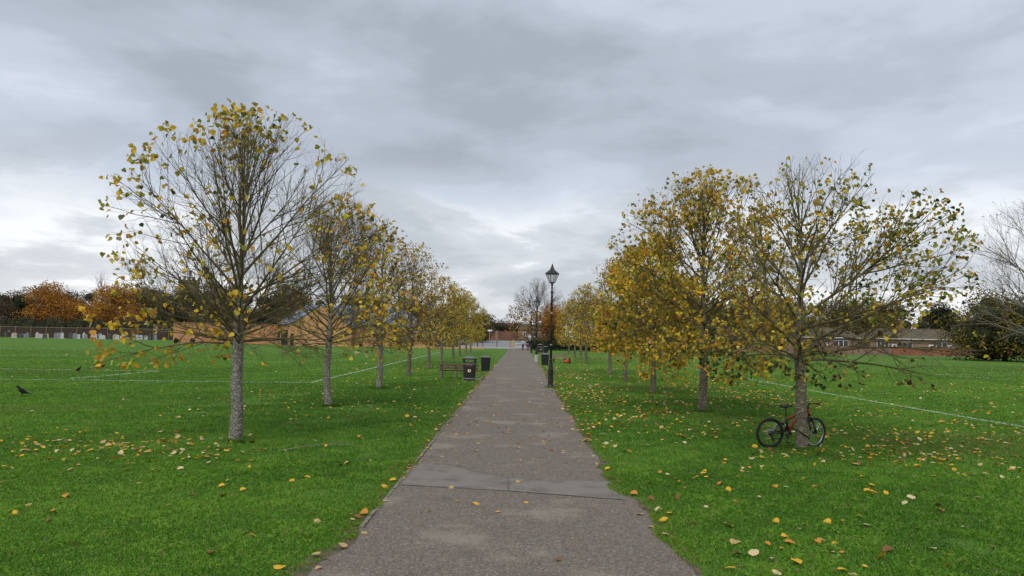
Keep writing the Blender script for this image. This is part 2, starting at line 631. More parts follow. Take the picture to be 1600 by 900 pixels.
PY = np.concatenate([np.arange(-8, 4, 1.0), np.arange(4, 30, 0.08), np.arange(30, 132.4, 0.5)])
path = strip("path", PY, edge_left(PY), edge_right(PY), 0.012, "asphalt")
SY = np.arange(4, 60, 0.1)
sn1, sn2 = wavy(13, 12, 1, 14), wavy(14, 12, 1, 14)
strip("soil_verge", SY, edge_left(SY) - 0.10 - 0.05 * sn1(SY) - 0.14 * np.clip((10 - SY) / 2, 0, 1), edge_left(SY) + 0.02, 0.006, "soil", 3)
strip("soil_verge", SY, edge_right(SY) - 0.02, edge_right(SY) + 0.09 + 0.05 * sn2(SY), 0.006, "soil", 3)

# concrete edging along the left side of the path
rg = random.Random(5)
edge_me = MB().box((0, 0, 0), (0.05, 0.885, 0.12)).mesh("edging_stone", "edging")
y = 9.35
while y < 60:
    x = float(edge_left(y + 0.45)) * 0 - 1.905
    o = ob("edging_stone", edge_me, path, (x + rg.uniform(-0.012, 0.012), y + 0.45, -0.03 + rg.uniform(-0.012, 0.012)),
           (rg.uniform(-0.015, 0.015), rg.uniform(-0.06, 0.06), rg.uniform(-0.012, 0.012)))
    y += 0.9

# trench reinstatement across the path, two pieces with dark seams
def poly_sheet(name, pts, z, material, parent=None, kind=None):
    me = bpy.data.meshes.new(name)
    me.from_pydata([(p[0], p[1], z) for p in pts], [], [tuple(range(len(pts)))])
    me.materials.append(MATS[material])
    me.update()
    return ob(name, me, parent, kind=kind)


poly_sheet("asphalt_patch", [(-1.84, 12.06), (-0.97, 11.94), (-0.15, 11.76), (-0.17, 12.83), (-0.59, 13.19), (-1.0, 13.62), (-1.24, 13.84), (-1.80, 14.02)], 0.017, "patch", path)
poly_sheet("asphalt_patch", [(-0.13, 11.76), (0.73, 11.53), (1.54, 11.30), (1.56, 12.68), (1.0, 12.71), (0.51, 12.74), (-0.15, 12.83)], 0.017, "patch", path)
for a, b, w in [((-1.86, 12.05), (-0.14, 11.75), 0.022), ((-0.14, 11.75), (1.56, 11.29), 0.022), ((-0.14, 11.75), (-0.16, 12.84), 0.02),
                ((-0.16, 12.84), (-0.59, 13.2), 0.016), ((-0.59, 13.2), (-1.24, 13.85), 0.014), ((-0.16, 12.84), (0.51, 12.75), 0.018), ((0.51, 12.75), (1.55, 12.69), 0.018)]:
    d = Vector((b[0] - a[0], b[1] - a[1])).normalized()
    n_ = Vector((-d.y, d.x)) * w / 2
    k = 9
    L, Rr = [], []
    for i in range(k + 1):
        t = i / k
        px, py = a[0] + (b[0] - a[0]) * t, a[1] + (b[1] - a[1]) * t
        j = rg.uniform(-0.012, 0.012)
        ww = rg.uniform(0.5, 1.3)
        L.append((px + n_.x * ww + j, py + n_.y * ww + j))
        Rr.append((px - n_.x * ww + j, py - n_.y * ww + j))
    poly_sheet("seam", L + Rr[::-1], 0.021, "seam", path)

# painted pitch lines
LINES = [((-9.75, 35.3), (-10.4, 101.0), 0.10), ((-9.75, 35.3), (-30.0, 32.6), 0.12), ((-20.7, 34.8), (-20.3, 42.5), 0.13),
         ((-20.3, 42.5), (-31.0, 41.0), 0.13), ((-47.2, 83.9), (-62.0, 69.0), 0.2), ((-33.0, 63.2), (-48.0, 57.5), 0.18),
         ((13.65, 66.0), (14.15, 34.0), 0.11), ((14.15, 34.0), (14.95, 18.0), 0.12), ((32.0, 59.0), (33.3, 51.5), 0.10), ((32.0, 59.0), (46.0, 60.0), 0.10)]
for a, b, w in LINES:
    d = Vector((b[0] - a[0], b[1] - a[1])).normalized()
    n_ = Vector((-d.y, d.x)) * w / 2
    poly_sheet("pitch_line", [(a[0] + n_.x, a[1] + n_.y), (b[0] + n_.x, b[1] + n_.y), (b[0] - n_.x, b[1] - n_.y), (a[0] - n_.x, a[1] - n_.y)][::-1], 0.012, "white_paint_line", kind="structure")

# concrete pad under the left bench and bin
MB().box((-2.55, 40.6, 0.0), (1.0, 1.2, 0.04)).build("concrete_pad", "concrete", kind="structure")
MB().box((-1.98, 42.3, -0.005), (0.35, 0.8, 0.05)).build("concrete_pad", "concrete", kind="structure")

# ------------------------------------------------------------------ grass blades
def build_grass():
    rg = np.random.default_rng(77)
    patch = wavy(21, 14, 0.15, 2.2)
    clump = wavy(22, 14, 3.0, 16.0)
    broad = wavy(23, 10, 0.08, 0.5)

    def scatter(y0, y1, dens0, power, ref):
        ys = np.linspace(y0, y1, 400)
        d = dens0 * (ref / ys) ** power if power else np.full_like(ys, dens0)
        wdt = 1.44 * ys + 5
        rate = d * wdt
        n = int(np.trapezoid(rate, ys)) if hasattr(np, "trapezoid") else int(np.trapz(rate, ys))
        cdf = np.cumsum(rate); cdf = cdf / cdf[-1]
        Y = np.interp(rg.random(n), cdf, ys)
        X = (rg.random(n) - 0.5) * (1.44 * Y + 5) - 0.012 * Y * 0
        eL, eR = edge_left(Y), edge_right(Y)
        m = clump(X, Y) * 0.03
        near = np.clip((np.abs(X) - 1.5) / 1.0, 0, 1)
        keep = (X < eL - 0.03 + np.minimum(m, 0.05)) | (X > eR + 0.02 - np.minimum(m, 0.06))
        dl = np.where(X < 0, eL - X, X - eR)
        keep &= rg.random(n) < np.clip((92.0 - Y) / 52.0, 0, 1)
        keep &= rg.random(n) < np.clip(0.25 + dl * 4.5 + 0.35 * clump(X, Y), 0.05, 1)
        # bare worn bits
        keep &= ~((patch(X * 1.7 + 9, Y * 1.7) > 2.05) & (rg.random(n) < 0.75))
        for bx, by, r_ in ((-3.0, 11.3, 0.20), (-2.4, 11.9, 0.16), (-2.9, 14.9, 0.25), (5.4, 9.2, 0.22)):
            keep &= ~((np.hypot(X - bx, (Y - by) * 0.6) < r_) & (rg.random(n) < 0.8))
        return X[keep], Y[keep]

    def colours(X, Y):
        n = len(X)
        g = np.array([0.108, 0.262, 0.022])
        lite = np.array([0.195, 0.36, 0.042])
        dark = np.array([0.048, 0.140, 0.011])
        f = np.clip(0.52 + 0.14 * patch(X, Y) + 0.12 * broad(X, Y) + 0.16 * clump(X, Y) + rg.normal(0, 0.34, n), 0, 1)[:, None]
        c = np.where(f < 0.5, dark + (g - dark) * (f * 2), g + (lite - g) * (f * 2 - 1))
        # yellow-green tips beside the path edge
        ed = np.minimum(np.abs(X - edge_left(Y)), np.abs(X - edge_right(Y)))
        e = np.clip(1 - ed / 0.45, 0, 1)[:, None] * 0.6
        c = c * (1 - e) + np.array([0.16, 0.225, 0.03]) * e
        wn = np.clip((broad(X * 2.3 + 4, Y * 2.3) - 0.9) * 0.5, 0, 0.45)[:, None]
        c = c * (1 - wn) + np.array([0.17, 0.20, 0.05]) * wn
        dry = rg.random(n) < 0.045
        c[dry] = np.array([0.26, 0.22, 0.10])
        for a, b, w in LINES:
            ax, ay, bx, by = *a, *b
            L2 = (bx - ax) ** 2 + (by - ay) ** 2
            t = np.clip(((X - ax) * (bx - ax) + (Y - ay) * (by - ay)) / L2, 0, 1)
            dd = np.hypot(X - ax - t * (bx - ax), Y - ay - t * (by - ay))
            on = (dd < w / 2 + 0.015) & (rg.random(n) < 0.93)
            c[on] = np.array([0.50, 0.56, 0.46]) * rg.uniform(0.75, 1.1, (on.sum(), 1))
        return c

    parts_v, parts_f, parts_c = [], [], []
    off = 0
    # near: bent two-segment blades
    X, Y = scatter(6.2, 14.0, 2900, 0.6, 9.0)
    n = len(X)
    h = (0.028 + 0.036 * rg.random(n) ** 1.5) * (1 + 0.32 * np.clip(clump(X, Y), -1, 2.0))
    w = 0.0040 + 0.0032 * rg.random(n)
    az = rg.random(n) * 2 * np.pi
    lean = rg.random(n) * 0.9 + 0.1
    la = rg.random(n) * 2 * np.pi
    sx, sy = np.cos(az) * w, np.sin(az) * w
    lx, ly = np.cos(la) * h * lean, np.sin(la) * h * lean
    z0 = np.zeros(n)
    V = np.stack([np.stack([X - sx, Y - sy, z0], -1), np.stack([X + sx, Y + sy, z0], -1),
                  np.stack([X + lx * 0.35 + sx * 0.7, Y + ly * 0.35 + sy * 0.7, h * 0.62], -1),
                  np.stack([X + lx, Y + ly, h * (1 - 0.35 * lean)], -1)], 1)
    i = np.arange(n)[:, None] * 4
    parts_v.append(V.reshape(-1, 3)); parts_f.append(np.concatenate([i + np.array([0, 1, 2]), i + np.array([0, 2, 3])]))
    parts_c.append(np.repeat(colours(X, Y), 4, 0))
    off += n * 4
    # further off: wider single blades, thinning out
    X, Y = scatter(14.0, 92.0, 1500, 1.95, 14.0)
    n = len(X)
    h = (0.030 + 0.024 * rg.random(n)) * (1 + 0.2 * np.clip(clump(X, Y), -1, 1.5))
    w = (0.006 + 0.004 * rg.random(n)) * (Y / 14.0) ** 0.85
    az = rg.random(n) * 2 * np.pi
    la = rg.random(n) * 2 * np.pi
    lean = rg.random(n) * 0.9
    sx, sy = np.cos(az) * w, np.sin(az) * w
    z0 = np.zeros(n)
    V = np.stack([np.stack([X - sx, Y - sy, z0], -1), np.stack([X + sx, Y + sy, z0], -1),
                  np.stack([X + np.cos(la) * h * lean, Y + np.sin(la) * h * lean, h], -1)], 1)
    i = np.arange(n)[:, None] * 3 + off
    parts_v.append(V.reshape(-1, 3)); parts_f.append(i + np.array([0, 1, 2]))
    parts_c.append(np.repeat(colours(X, Y), 3, 0))
    off += n * 3
    # longer uncut tufts round the trunks, lamp and bin feet
    tx, ty = [], []
    for cx, cy, r_, k in ((-6.1, 16.37, 0.16, 900), (6.24, 16.9, 0.17, 900), (6.06, 25.27, 0.17, 500), (-6.12, 24.44, 0.15, 500), (1.44, 35.23, 0.17, 300), (-6.05, 32.67, 0.15, 300), (5.74, 32.89, 0.15, 300)):
        a_ = rg.random(k) * 2 * np.pi
        rr_ = r_ + np.abs(rg.normal(0, 0.09, k))
        tx.append(cx + np.cos(a_) * rr_ + 0.04); ty.append(cy + np.sin(a_) * rr_)
    X, Y = np.concatenate(tx), np.concatenate(ty)
    n = len(X)
    h = rg.uniform(0.05, 0.12, n)
    w = (0.006 + 0.004 * rg.random(n)) * (Y / 14.0) ** 0.7
    az = rg.random(n) * 2 * np.pi
    la = rg.random(n) * 2 * np.pi
    lean = rg.random(n) * 0.7
    sx, sy = np.cos(az) * w, np.sin(az) * w
    V = np.stack([np.stack([X - sx, Y - sy, 0 * X], -1), np.stack([X + sx, Y + sy, 0 * X], -1),
                  np.stack([X + np.cos(la) * h * lean, Y + np.sin(la) * h * lean, h], -1)], 1)
    parts_v.append(V.reshape(-1, 3)); parts_f.append(np.arange(n)[:, None] * 3 + off + np.array([0, 1, 2]))
    parts_c.append(np.repeat(colours(X, Y) * 0.85, 3, 0))  # tufts coloured darker to paint in a contact shadow at the feet
    me = np_mesh("grass", np.concatenate(parts_v), np.concatenate(parts_f), "grass_blade", np.concatenate(parts_c))
    ob("grass", me, label="short mown green grass covering both lawns beside the path", cat="grass", kind="stuff")


build_grass()

# ================================================================== trees
PAL = np.array([(0.78, 0.52, 0.045), (0.68, 0.31, 0.03), (0.50, 0.36, 0.04), (0.33, 0.32, 0.05), (0.12, 0.175, 0.035),
                (0.03, 0.058, 0.014), (0.20, 0.115, 0.045), (0.62, 0.50, 0.26), (0.075, 0.028, 0.016)])
# yellow orange olive-gold yellow-green green dark-green brown cream dark-brown

LEAF_V = [np.array([(0, 0, 0), (-0.30, -0.06, 0.05), (-0.50, 0.24, 0.12), (-0.42, 0.60, 0.11), (-0.16, 0.90, 0.03), (0, 1.06, -0.06),
                    (0.16, 0.90, 0.03), (0.42, 0.60, 0.11), (0.50, 0.24, 0.12), (0.30, -0.06, 0.05), (0, 0.45, -0.02)]),
          np.array([(0, 0, 0), (-0.34, 0.0, 0.16), (-0.46, 0.30, 0.26), (-0.34, 0.62, 0.22), (-0.14, 0.86, 0.02), (0, 1.0, -0.22),
                    (0.18, 0.84, -0.05), (0.45, 0.58, 0.02), (0.54, 0.22, 0.04), (0.32, -0.05, 0.02), (0, 0.45, 0.0)]),
          np.array([(0, 0, 0), (-0.28, -0.08, -0.05), (-0.52, 0.20, -0.10), (-0.44, 0.56, 0.04), (-0.22, 0.84, 0.15), (0, 1.02, 0.26),
                    (0.14, 0.88, 0.18), (0.38, 0.62, 0.20), (0.46, 0.26, 0.22), (0.26, -0.02, 0.12), (0, 0.42, 0.05)])]
for _v in LEAF_V:
    _v[:, 2] *= 1.7
LEAF_F = np.array([(10, k, k + 1) for k in range(9)] + [(10, 9, 0)])
QUAD_V = np.array([(0, 0, 0), (-0.45, 0.45, 0.08), (0, 1, -0.05), (0.45, 0.45, 0.08)])
QUAD_F = np.array([(0, 2, 1), (0, 3, 2)])


def unit(v):
    return v / np.maximum(np.linalg.norm(v, axis=-1, keepdims=True), 1e-9)


def leaf_frames(rg, n, P, down=0.6, outward=0.3, spread=0.8):
    out = P.copy(); out[:, 2] = 0
    a = unit(rg.normal(0, spread, (n, 3)) + np.array([0, 0, -down]) + unit(out) * outward)
    r = unit(rg.normal(0, 1, (n, 3)))
    x = unit(np.cross(a, r))
    z = np.cross(x, a)
    return np.stack([x, a, z], 1)              # rows: local x, y, z in world


def leaves_mesh(name, rg, P, FR, S, C, material, quad=False):
    n = len(P)
    if quad:
        T, F = QUAD_V[None], QUAD_F
        idx = np.zeros(n, int)
    else:
        T, F = np.stack(LEAF_V), LEAF_F
        idx = rg.integers(0, 3, n)
    tv = T[idx] * S[:, None, None]
    V = np.einsum('nki,nij->nkj', tv, FR) + P[:, None, :]
    k = T.shape[1]
    FF = (np.arange(n)[:, None, None] * k + F[None]).reshape(-1, 3)
    return np_mesh(name, V.reshape(-1, 3), FF, material, np.repeat(C, k, 0))


def tubes(P, Rd, sides):
    """P (B,N,3), Rd (B,N) -> verts, quads"""
    B, n = P.shape[:2]
    d = unit(P[:, -1] - P[:, 0])
    ref = np.where(np.abs(d[:, 2:3]) < 0.9, np.array([[0, 0, 1.0]]), np.array([[1.0, 0, 0]]))
    a = unit(np.cross(d, ref))
    b = np.cross(d, a)
    t = np.arange(sides) * 2 * np.pi / sides
    ring = a[:, None, :] * np.cos(t)[None, :, None] + b[:, None, :] * np.sin(t)[None, :, None]
    V = P[:, :, None, :] + ring[:, None, :, :] * Rd[:, :, None, None]
    base = (np.arange(B)[:, None, None] * n + np.arange(n - 1)[None, :, None]) * sides
    k = np.arange(sides)[None, None, :]
    k2 = (k + 1) % sides
    F = np.stack([base + k, base + k2, base + sides + k2, base + sides + k], -1).reshape(-1, 4)
    return V.reshape(-1, 3), F


def grow_tree(seed, H, zb, Rc, r0, nl, n2=9.0, s3=0.20, s4=0.16, lvl4=True, zlow=None, zc_f=0.36, e_lo=14, e_hi=68,
              asym=(0, 0), thick=1.0, lean=(0.0, 0.0), ex=2.0, curve=0.26, low=0.27):
    """central-leader tree; returns trunk polyline and per-limb branch arrays, plus twig ends"""
    rg = np.random.default_rng(seed)
    zlow = zb - 0.25 * (H - zb) * 0.4 if zlow is None else zlow
    zc = zb + zc_f * (H - zb)
    k_ = H / 7.4

    def inside(P, s=1.0):
        x = P[..., 0] - asym[0] - lean[0] * P[..., 2]
        y_ = P[..., 1] - asym[1] - lean[1] * P[..., 2]
        rho = np.hypot(x, y_) / (Rc * s)
        dz = P[..., 2] - zc
        zz = np.where(dz > 0, dz / ((H - zc) * s), dz / ((zc - zlow) * s))
        return np.where(dz > 0, np.abs(rho) ** ex + np.abs(zz) ** ex, np.abs(rho) ** 4 + np.abs(zz) ** 4) < 1

    def limit(P0, D, L, jit):
        ts = np.linspace(0.05, 1.0, 24)
        pts = P0[:, None, :] + D[:, None, :] * (L[:, None] * ts)[..., None]
        ok = inside(pts)
        last = np.where(ok.any(1), ts[ok.shape[1] - 1 - np.argmax(ok[:, ::-1], 1)], 0.15)
        return L * last * jit

    def march(P0, D, L, n, up, wob):
        pts = [P0]
        d = D.copy()
        for i in range(1, n):
            d = unit(d + np.array([0, 0, 1.0]) * (np.broadcast_to(up, (len(P0),))[:, None] / (n - 1)) + rg.normal(0, wob, d.shape))
            pts.append(pts[-1] + d * (L / (n - 1))[:, None])
        return np.stack(pts, 1)

    # trunk
    nt = 18
    tz = np.linspace(0, H * 0.97, nt)
    wob = np.cumsum(rg.normal(0, 0.018 * k_, (nt, 2)), 0)
    wob[0] = 0
    TP = np.stack([lean[0] * tz + wob[:, 0], lean[1] * tz + wob[:, 1], tz], -1)
    uu = np.clip((tz - zb) / (H - zb), 0, 1)
    tr = np.where(tz < zb, r0 * (1 - 0.18 * tz / zb), r0 * 0.70 * (1 - uu) ** 1.2)
    tr[0] *= 1.08
    tr = np.maximum(tr, 0.006 * k_)

    def on_trunk(z):
        return np.stack([np.interp(z, tz, TP[:, i]) for i in range(3)], -1)
    # limbs
    s = np.sort(np.clip((np.arange(nl) + rg.uniform(-0.4, 0.4, nl)) / nl, 0, 1))
    zs = zb + (H - zb) * 0.72 * s ** 2.1
    az = np.arange(nl) * 2.39996 + rg.normal(0, 0.3, nl) + seed
    lowl = s < low
    el = e_lo + (e_hi - e_lo) * np.clip((s - low) / (1 - low), 0, 1) ** 1.1 + rg.normal(0, 7, nl)
    el = np.radians(np.where(lowl, rg.uniform(-6, 26, nl), el))
    D1 = np.stack([np.cos(az) * np.cos(el), np.sin(az) * np.cos(el), np.sin(el)], -1)
    P1 = on_trunk(zs)
    L1 = limit(P1, D1, np.full(nl, 1.6 * H), rg.uniform(0.86, 1.03, nl))
    L1 = np.maximum(L1, 0.3 * k_)
    up1 = np.where(lowl, rg.uniform(-0.42, 0.05, nl), curve * rg.uniform(0.4, 1.2, nl))
    B1 = march(P1, D1, L1, 9, up1, 0.045)
    u9 = np.linspace(0, 1, 9)
    Rd1 = (0.0098 * L1 * thick + 0.004)[:, None] * (1 - 0.86 * u9[None] ** 0.8)
    # the leader itself bears branches too
    top = on_trunk(np.linspace(zb + 0.35 * (H - zb), H * 0.97, 9))[None]
    B1x = np.concatenate([B1, top]); L1x = np.concatenate([L1, [H * 0.97 - zb - 0.35 * (H - zb)]])
    Rd1x = np.concatenate([Rd1, np.interp(top[0, :, 2], tz, tr)[None] * 0.6])

    def spawn(Bp, Lp, Rp, idp, per, lo, ang, fl, fh, upb, n, wob, rmul, rmin, up):
        cnt = np.maximum(1, (Lp * per + rg.random(len(Lp))).astype(int))
        par = np.repeat(np.arange(len(Lp)), cnt)
        u = lo + (0.98 - lo) * rg.random(len(par)) ** 0.85
        m = Bp.shape[1] - 1
        i0 = np.minimum((u * m).astype(int), m - 1)
        fr = (u * m - i0)[:, None]
        A, Bq = Bp[par, i0], Bp[par, i0 + 1]
        P0 = A + (Bq - A) * fr
        T = unit(Bq - A)
        r = unit(np.cross(T, rg.normal(0, 1, T.shape)))
        th = np.radians(rg.uniform(ang[0], ang[1], len(par)))[:, None]
        r = unit(r + np.stack([-T[:, 1], T[:, 0], 0 * T[:, 0]], -1) * rg.choice([-1, 1], len(par))[:, None] * 0.5)
        ub = np.where(np.append(lowl, False)[idp[par]], rg.uniform(-0.22, 0.22, len(par)), upb)
        D = unit(T * np.cos(th) + r * np.sin(th) + np.stack([0 * ub, 0 * ub, ub], -1))
        L = Lp[par] * (1 - 0.55 * u) * rg.uniform(fl, fh, len(par))
        L = np.maximum(limit(P0, D, L, rg.uniform(0.85, 1.08, len(par))), 0.08 * k_)
        Bn = march(P0, D, L, n, np.where(np.append(lowl, False)[idp[par]], rg.uniform(-0.25, 0.3, len(par)), up), wob)
        rp = Rp[par, i0]
        rad = np.minimum(rp * 0.72, rmul * L + rmin)[:, None] * (1 - 0.72 * np.linspace(0, 1, n)[None])
        return Bn, L, np.maximum(rad, rmin * 0.55), idp[par]
    id1 = np.arange(nl + 1)
    kk = 1 / k_
    B2, L2, R2, id2 = spawn(B1x, L1x, Rd1x, id1, n2 / 3.0 * kk, 0.16, (20, 50), 0.45, 0.85, 0.13, 6, 0.06, 0.0062 * thick, 0.0035 * k_ * thick, 0.24)
    B3, L3, R3, id3 = spawn(B2, L2, R2, id2, kk / s3, 0.10, (22, 55), 0.35, 0.75, 0.12, 4, 0.07, 0.004 * thick, 0.003 * k_ * thick, 0.22)
    levels = [(B1, Rd1, np.arange(nl), 6), (B2, R2, id2, 4), (B3, R3, id3, 3)]
    tips = [B2[:, -1], B3[:, -1], B3[:, -2]]
    tid = [id2, id3, id3]
    if lvl4:
        B4, L4, R4, id4 = spawn(B3, L3, R3, id3, kk / s4, 0.15, (25, 60), 0.35, 0.9, 0.10, 3, 0.08, 0.003 * thick, 0.0025 * k_ * thick, 0.1)
        levels.append((B4, R4, id4, 3))
        tips.append(B4[:, -1]); tid.append(id4)
    return dict(TP=TP, tr=tr, levels=levels, tips=np.concatenate(tips), tid=np.concatenate(tid), nl=nl, H=H, Rc=Rc, zc=zc, zb=zb)


def trunk_mesh(name, tree, material, sides=12):
    V, F = tubes(tree["TP"][None], tree["tr"][None], sides)
    return np_mesh(name, V, F, material, smooth=True)


def branch_mesh(name, tree, limb, material):
    Vs, Fs, off = [], [], 0
    for B, Rd, idx, sides in tree["levels"]:
        m = np.ones(len(idx), bool) if limb is None else idx == limb
        if not m.any():
            continue
        V, F = tubes(B[m], Rd[m], sides)
        Vs.append(V); Fs.append(F + off); off += len(V)
    if not Vs:
        return None
    return np_mesh(name, np.concatenate(Vs), np.concatenate(Fs), material, smooth=True)


LEAF_MESH = {}


def leaf_variant(shape, ci):
    if (shape, ci) not in LEAF_MESH:
        LEAF_MESH[(shape, ci)] = np_mesh("leaf", LEAF_V[shape], LEAF_F, "leaf", np.repeat(PAL[ci][None], 11, 0))
    return LEAF_MESH[(shape, ci)]


def plant_tree(name, label, loc, tree, leaf_fn, seed, size=(0.09, 0.14), bark="bark_grey", branch="branch", detailed=False,
               single_leaves=0, per_tip=(1, 2), quad=False, group=None, leafmat="leaf", spread=0.09, hang=0.6):
    """leaf_fn(P, rg) -> (keep probability, palette index)"""
    rg = np.random.default_rng(seed + 1000)
    root = thing(name, label, "tree", loc, group=group)
    ob("trunk", trunk_mesh("trunk", tree, bark), root)
    if detailed:
        for k in range(tree["nl"] + 1):
            me = branch_mesh("branch", tree, k, branch)
            if me:
                ob("branch", me, root)
    else:
        ob("branches", branch_mesh("branches", tree, None, branch), root)
    P = tree["tips"]
    prob, _ = leaf_fn(P, rg)
    P = P[rg.random(len(P)) < prob]
    if len(P):
        P = np.repeat(P, rg.integers(per_tip[0], per_tip[1] + 1, len(P)), 0)
        P = P + rg.normal(0, spread * 0.6, P.shape)
        _, ci = leaf_fn(P, rg)
        n = len(P)
        FR = leaf_frames(rg, n, P, down=hang)
        S = rg.uniform(size[0], size[1], n)
        C = PAL[ci] * rg.uniform(0.72, 1.18, (n, 1)) * (1 + rg.normal(0, 0.07, (n, 3)))
        C = np.clip(C, 0.004, 0.85)
        order = np.argsort(P[:, 1])
        one = order[:single_leaves]
        rest = order[single_leaves:]
        for i in one:
            o = ob("leaf", leaf_variant(int(rg.integers(0, 3)), int(ci[i])), root)
            s_ = float(S[i])
            M = Matrix([[*(FR[i, :, r] * s_), P[i, r]] for r in range(3)] + [[0, 0, 0, 1]])
            o.matrix_local = M
        if len(rest):
            o = ob("foliage", leaves_mesh("foliage", rg, P[rest], FR[rest], S[rest], C[rest], leafmat, quad), root)
            o["kind"] = "stuff"
    return root


def sig(x):
    return 1 / (1 + np.exp(-np.clip(x, -30, 30)))


def pick(rg, n, w):
    w = np.asarray(w, float)
    return rg.choice(len(PAL), n, p=w / w.sum())


def mixpick(rg, f, wa, wb):
    n = len(f)
    a, b = pick(rg, n, wa), pick(rg, n, wb)
    return np.where(rg.random(n) < f, a, b)


#          yel  org  gold ygrn grn dgrn brn crm dbrn
W_YEL = [0.50, 0.17, 0.16, 0.09, 0.01, 0, 0.01, 0.06, 0]
W_OLV = [0.12, 0.03, 0.42, 0.26, 0.12, 0.02, 0.02, 0.01, 0]
W_GRN = [0.10, 0.05, 0.26, 0.32, 0.21, 0.05, 0.01, 0, 0]
W_AUT = [0.34, 0.18, 0.28, 0.10, 0.03, 0.01, 0.04, 0.03, 0]
W_BRN = [0.08, 0.10, 0.30, 0.06, 0.03, 0.02, 0.36, 0.02, 0.05]


def leaf_L1(P, rg):
    x, z = P[:, 0], P[:, 2]
    p = 0.05 + 0.40 * sig(-(x + 1.3) / 0.35)
    p += 0.30 * sig((z - 6.5) / 0.2) * sig(-(x - 0.9) / 0.4)
    p += 0.10 * sig((x - 1.9) / 0.25)
    low = sig(-(z - 2.35) / 0.2) * sig(-(x + 0.8) / 0.4)
    p += 0.35 * low
    y_ = P[:, 1]
    rho = np.sqrt(((x + 0.1) / 3.05) ** 2 + (y_ / 3.05) ** 2 + ((z - 3.67) / 3.78) ** 2)
    p *= 0.12 + 0.88 * sig((rho - 0.84) / 0.05)
    p *= 0.95
    p = np.clip(p + 0.10 * low * (rho > 0.55), 0, 0.9)
    ci = mixpick(rg, np.clip(sig(-(z - 3.6) / 0.7) * 0.85 + 0.22, 0, 1), W_YEL, W_OLV)
    return p, ci


def leaf_L2(P, rg):
    x, z = P[:, 0], P[:, 2]
    p = 0.03 + 0.24 * sig((x - 0.7) / 0.4) * sig(-(z - 4.8) / 0.4) + 0.05 * sig((z - 5.8) / 0.3)
    return p * 0.50, mixpick(rg, np.full(len(P), 0.75), W_YEL, W_OLV)


def leaf_L3(P, rg):
    x, z = P[:, 0], P[:, 2]
    return 0.03 + 0.10 * sig((z - 5.6) / 0.4) + 0.02 * sig((x - 0.6) / .4), mixpick(rg, np.full(len(P), 0.25), W_AUT, W_BRN)


def leaf_R1(P, rg):
    x, z = P[:, 0], P[:, 2]
    p = 0.11 + 0.44 * sig((x - 0.9) / 0.35) * sig((z - 2.9) / 0.25) * sig(-(z - 6.0) / 0.3)
    p += 0.14 * sig((z - 4.2) / 0.4) * sig((x + 0.9) / 0.4)
    p *= 1 - 0.80 * sig((z - 5.7) / 0.2) * sig(-(x - 1.2) / 0.3)
    p += 0.12 * sig(-(x + 0.8) / 0.4) * sig(-(z - 4.0) / 0.5)
    low_r = sig(-(z - 2.6) / 0.15) * sig((x - 0.2) / 0.3)
    p = p * (1 - low_r) + 0.10 * low_r
    low_l = sig(-(z - 2.15) / 0.12) * sig(-(x + 0.2) / 0.2)
    p += 0.7 * low_l
    ci = mixpick(rg, sig((x - 1.0) / 0.5), W_GRN, W_OLV)
    ci = np.where(rg.random(len(P)) < low_r, pick(rg, len(P), [0, 0, 0.1, 0.1, 0, 0, 0.4, 0, 0.4]), ci)
    ci = np.where(rg.random(len(P)) < low_l * 0.9, pick(rg, len(P), [0.04, 0.04, 0, 0.06, 0.26, 0.6, 0, 0, 0]), ci)
    return p * 0.68, ci


def leaf_R2(P, rg):
    x, z = P[:, 0], P[:, 2]
    n_ = np.sin(x * 2.1 + 1) * np.sin(z * 1.7) * 0.5 + 0.5
    p = 0.30 + 0.30 * n_ + 0.20 * sig(-(z - 3.2) / 0.5)
    p *= 1 - 0.55 * sig((z - 6.6) / 0.4) * sig(-(x + 0.2) / 0.3)
    return p * 0.85, mixpick(rg, np.clip(0.35 + 0.4 * n_, 0, 1), W_AUT, W_OLV)


def leaf_R3(P, rg):
    x, z = P[:, 0], P[:, 2]
    return np.full(len(P), 0.62), mixpick(rg, np.clip(0.75 - 0.05 * z, 0, 1), W_YEL, W_OLV)


def leaf_far(f, wa, wb, p0=0.5, top=0.0):
    def fn(P, rg):
        z = P[:, 2]
        p = p0 * (1 - top * sig((z - 6.2) / 0.4))
        return np.broadcast_to(p, (len(P),)), mixpick(rg, np.full(len(P), f), wa, wb)
    return fn


# --- the left row
plant_tree("avenue_tree", "nearly bare tree with scattered yellow leaves, nearest tree on the left of the path", (-6.1, 16.37, 0),
           grow_tree(3, 7.3, 2.1, 3.15, 0.138, 52, n2=10.5, s3=0.195, s4=0.27, zlow=1.5, e_lo=12, asym=(0.05, 0), zc_f=0.26, curve=0.15, e_hi=74, ex=1.95, low=0.11, thick=0.9), leaf_L1, 3, size=(0.075, 0.12),
           detailed=True, single_leaves=300, per_tip=(1, 2), group="trees in the row left of the path")
plant_tree("avenue_tree", "second tree from the front in the left row, bare twigs with yellow leaves low down", (-6.12, 24.44, 0),
           grow_tree(8, 6.95, 2.0, 2.75, 0.125, 48, n2=11, s3=0.17, s4=0.19, zlow=1.35, e_lo=14, curve=0.16, e_hi=74, zc_f=0.3, low=0.11, thick=0.88), leaf_L2, 8, size=(0.085, 0.13),
           detailed=True, per_tip=(1, 3), group="trees in the row left of the path")
plant_tree("avenue_tree", "third tree from the front in the left row, grey and almost leafless", (-6.05, 32.67, 0),
           grow_tree(12, 7.05, 2.0, 2.5, 0.13, 44, n2=11.5, s3=0.16, s4=0.17, zlow=1.5, curve=0.2), leaf_L3, 12, size=(0.09, 0.13),
           group="trees in the row left of the path")

